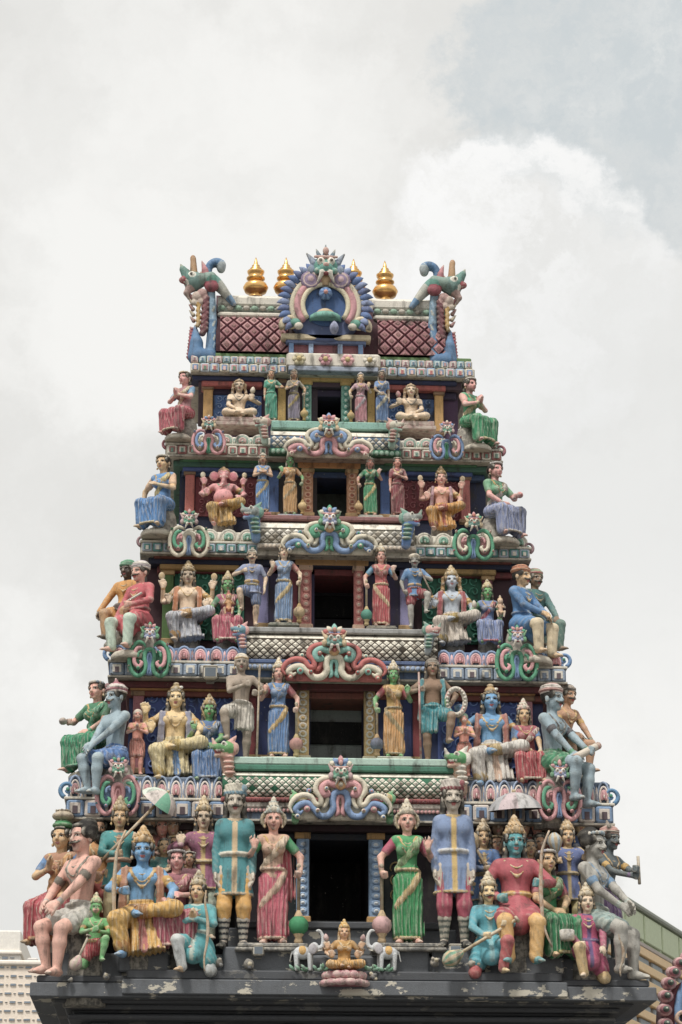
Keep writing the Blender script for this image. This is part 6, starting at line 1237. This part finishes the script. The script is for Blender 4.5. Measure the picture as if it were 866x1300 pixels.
# ------------------------------------------------------------------ buildings behind, and the neighbouring shrine
def far_block(px0, px1, ptop, Y, floors, wall_c, label, skip=0.0, depth=18, fpx=11.0, extra=None):
    a, b = at(px0, ptop, Y), at(px1, ptop, Y); rt = empty('apartment_block', (a[0], Y, GZ)); tag(rt, label, 'building', 'far apartment blocks')
    u = abs(at(px0+1, ptop, Y)[0]-a[0]); W_, H_ = b[0]-a[0], a[2]-GZ; fh = fpx*u; M = MB(); M.box(0, W_, 0, depth, 0, H_, wall_c, 1.2*u); M.build('wall', rt, FAR)
    M = MB(); M.box(-.2, W_+.15, -.25, depth+.3, H_-skip*u-.35, H_-skip*u, '#f0e6d8', .1); M.build('ledge', rt, FAR)
    if extra: M = MB(); M.box(extra[0]*u, extra[1]*u, 2, 7, H_-.01, H_+extra[2]*u, '#d6cfc8', .1); M.build('roof_hut', rt, FAR)
    ms = []
    for ww, hh in ((8, 3.6), (6, 1.8), (9, 3.2), (3.5, 1.6)):
        M = MB(); M.box(-ww*u/2, ww*u/2, -.05, .1, -hh*u/2, hh*u/2, '#c9c0b4', .03); f_ = M.mesh('window', FAR); M = MB(); M.box(-ww*u/2+.04, ww*u/2-.04, -.09, -.048, -hh*u/2+.03, hh*u/2-.03, '#8793a0', 0); ms.append((f_, M.mesh('pane', FAR), ww))
    rr = random.Random(int(px0+90))
    for f in range(floors):
        x, c = 3.0, rr.randrange(3)
        while x < W_/u-4:
            f_, p_, ww = ms[(0, 1, 2, 3)[c % 4]]
            if x+ww < W_/u-1: w_ = link('window', f_, rt, ((x+ww/2)*u, 0, H_-skip*u-(f+.8)*fh)); link('pane', p_, w_, (0, 0, 0))
            x += ww+2.2; c += 1
far_block(-16, 27, 1181, 190, 8, '#f0ebe2', 'pale rounded-top apartment block, the taller of two left of the tower', skip=26)
far_block(-14, 94, 1219, 150, 9, '#f4e4d2', 'pale cream apartment block, lower one directly left of the grey base', extra=(46, 60, 9))
# green-topped block to the right, running away from the camera
d0 = cam_dir(752, 1112); P0 = CAM+d0*(250/np.linalg.norm(d0[:2])); hd_ = R(24); v = V3(math.sin(hd_), math.cos(hd_), 0); nrm = V3(math.cos(hd_), -math.sin(hd_), 0)
BR = empty('office_block', (P0[0], P0[1], GZ), None, -hd_, 4.03); tag(BR, 'long block with green parapet and orange bands, right of the tower', 'building')
H_ = (P0[2]-GZ)/4.03-.15; LEN = 90; DEP = 9
M = MB(); M.box(-DEP, 0, 0, LEN, 0, H_-.6, '#b9a888', 0); M.build('wall', BR, FAR)
M = MB(); M.box(-.2, .35, -.2, LEN, H_-.16, H_-.02, '#a3a89e', .04); M.build('coping', BR, FAR)
M = MB(); M.box(-.05, .22, 0, LEN, H_-.93, H_-.165, '#c3cfaa', 0); M.build('parapet', BR, FAR)
M = MB(); M.box(.2, .26, -.9, .9, -.345, .345, '#c6d2ae', .03); pmesh = M.mesh('parapet_panel', FAR)
for i in range(38): link('parapet_panel', pmesh, BR, (.02, 1.1+i*1.95, H_-.55))
M = MB(); M.box(-.05, .26, 0, LEN, H_-1.05, H_-.935, '#b8aca4', .02); M.build('coping', BR, FAR)
M = MB(); M.box(.06, .14, -.6, .6, -.08, .08, '#8f959a', .01); wm = M.mesh('window', FAR); M = MB(); M.box(.138, .15, -.53, .53, -.066, .066, '#98a2a8', 0); pm = M.mesh('pane', FAR)
for f in range(11):
    zt = H_-1.06-f*.40; M = MB(); M.box(-.02, .26, 0, LEN, zt-.215, zt, '#e9c795', .015); M.build('orange_band', BR, FAR)
    M = MB(); M.box(-.02, .10, 0, LEN, zt-.395, zt-.22, '#c9b9a4', 0); M.build('recess', BR, FAR)
    for i in range(26):
        w_ = link('window', wm, BR, (.03, 1.2+i*1.5, zt-.305)); link('pane', pm, w_, (0, 0, 0))
# the neighbouring shrine whose crest shows at the lower right
SH = at(893, 1290, 1.2); SR = empty('side_shrine', (SH[0], SH[1], GZ)); tag(SR, 'neighbouring shrine with arched crest of pink petals at lower right', 'shrine'); hz = SH[2]-GZ; u = abs(at(894, 1290, 1.2)[0]-SH[0])
M = MB(); M.box(-1.0, 1.0, .3, 2.0, 0, hz-.75, '#c4b49a', .05); M.build('wall', SR); M = MB(); M.box(-1.2, 1.2, .1, 2.2, hz-.75, hz-.55, '#8f9ab0', .04); M.build('cornice', SR)
M = MB(); M.lathe([(50*u, -.6), (50*u, -.02), (46*u, .02)], '#7a3a44', 28, (0, .0, hz), axis='y'); M.build('crest_body', SR)
M = MB(); M.tube([(math.cos(q)*33*u, -.05, hz+math.sin(q)*33*u*1.6) for q in np.linspace(R(215), R(-35), 30)], 5*u, '#5f8ab8', 8); M.build('blue_band', SR)
M = MB(); M.lathe([(29*u, -.03), (28*u, .03), (10*u, .10), (.01, .11)], '#3f8f5c', 20, (0, -.02, hz-6*u), axis='y'); M.build('green_boss', SR)
M = MB(); M.lathe([(10*u, -.02), (10*u, .05), (8*u, .09), (5*u, .05), (.5*u, .04)], '#c9a890', 14, (-28*u, -.05, hz-4*u), axis='y', colf=lambda i, j: '#c9a890' if i < 3 else '#242424'); M.build('eye_ring', SR)
M = MB(); M.ball((-40*u, -.06, hz-46*u), (12*u, .1, 10*u), '#d89a94', 12, 8); M.ball((-14*u, -.08, hz-42*u), (18*u, .1, 10*u), '#4f8f5c', 12, 8); M.build('lower_scroll', SR)
M = MB(); M.ball((0, 0, 0), (10.5*u, .10, 8.2*u), '#cfa09e', 12, 8); M.ball((0, -.05, 0), (7.5*u, .09, 5.8*u), '#b06a74', 12, 8); M.ball((.5*u, -.10, 0), (4.8*u, .08, 4.2*u), '#5f6f66', 10, 6); M.ball((.5*u, -.16, .3*u), (1.6*u, .04, 1.5*u), '#cfd8c0', 8, 5); pm = M.mesh('petal', PAINT)
for i in range(20):
    q = R(214-i*13); link('petal', pm, SR, (math.cos(q)*50*u, -.03, hz+math.sin(q)*50*u*1.55))
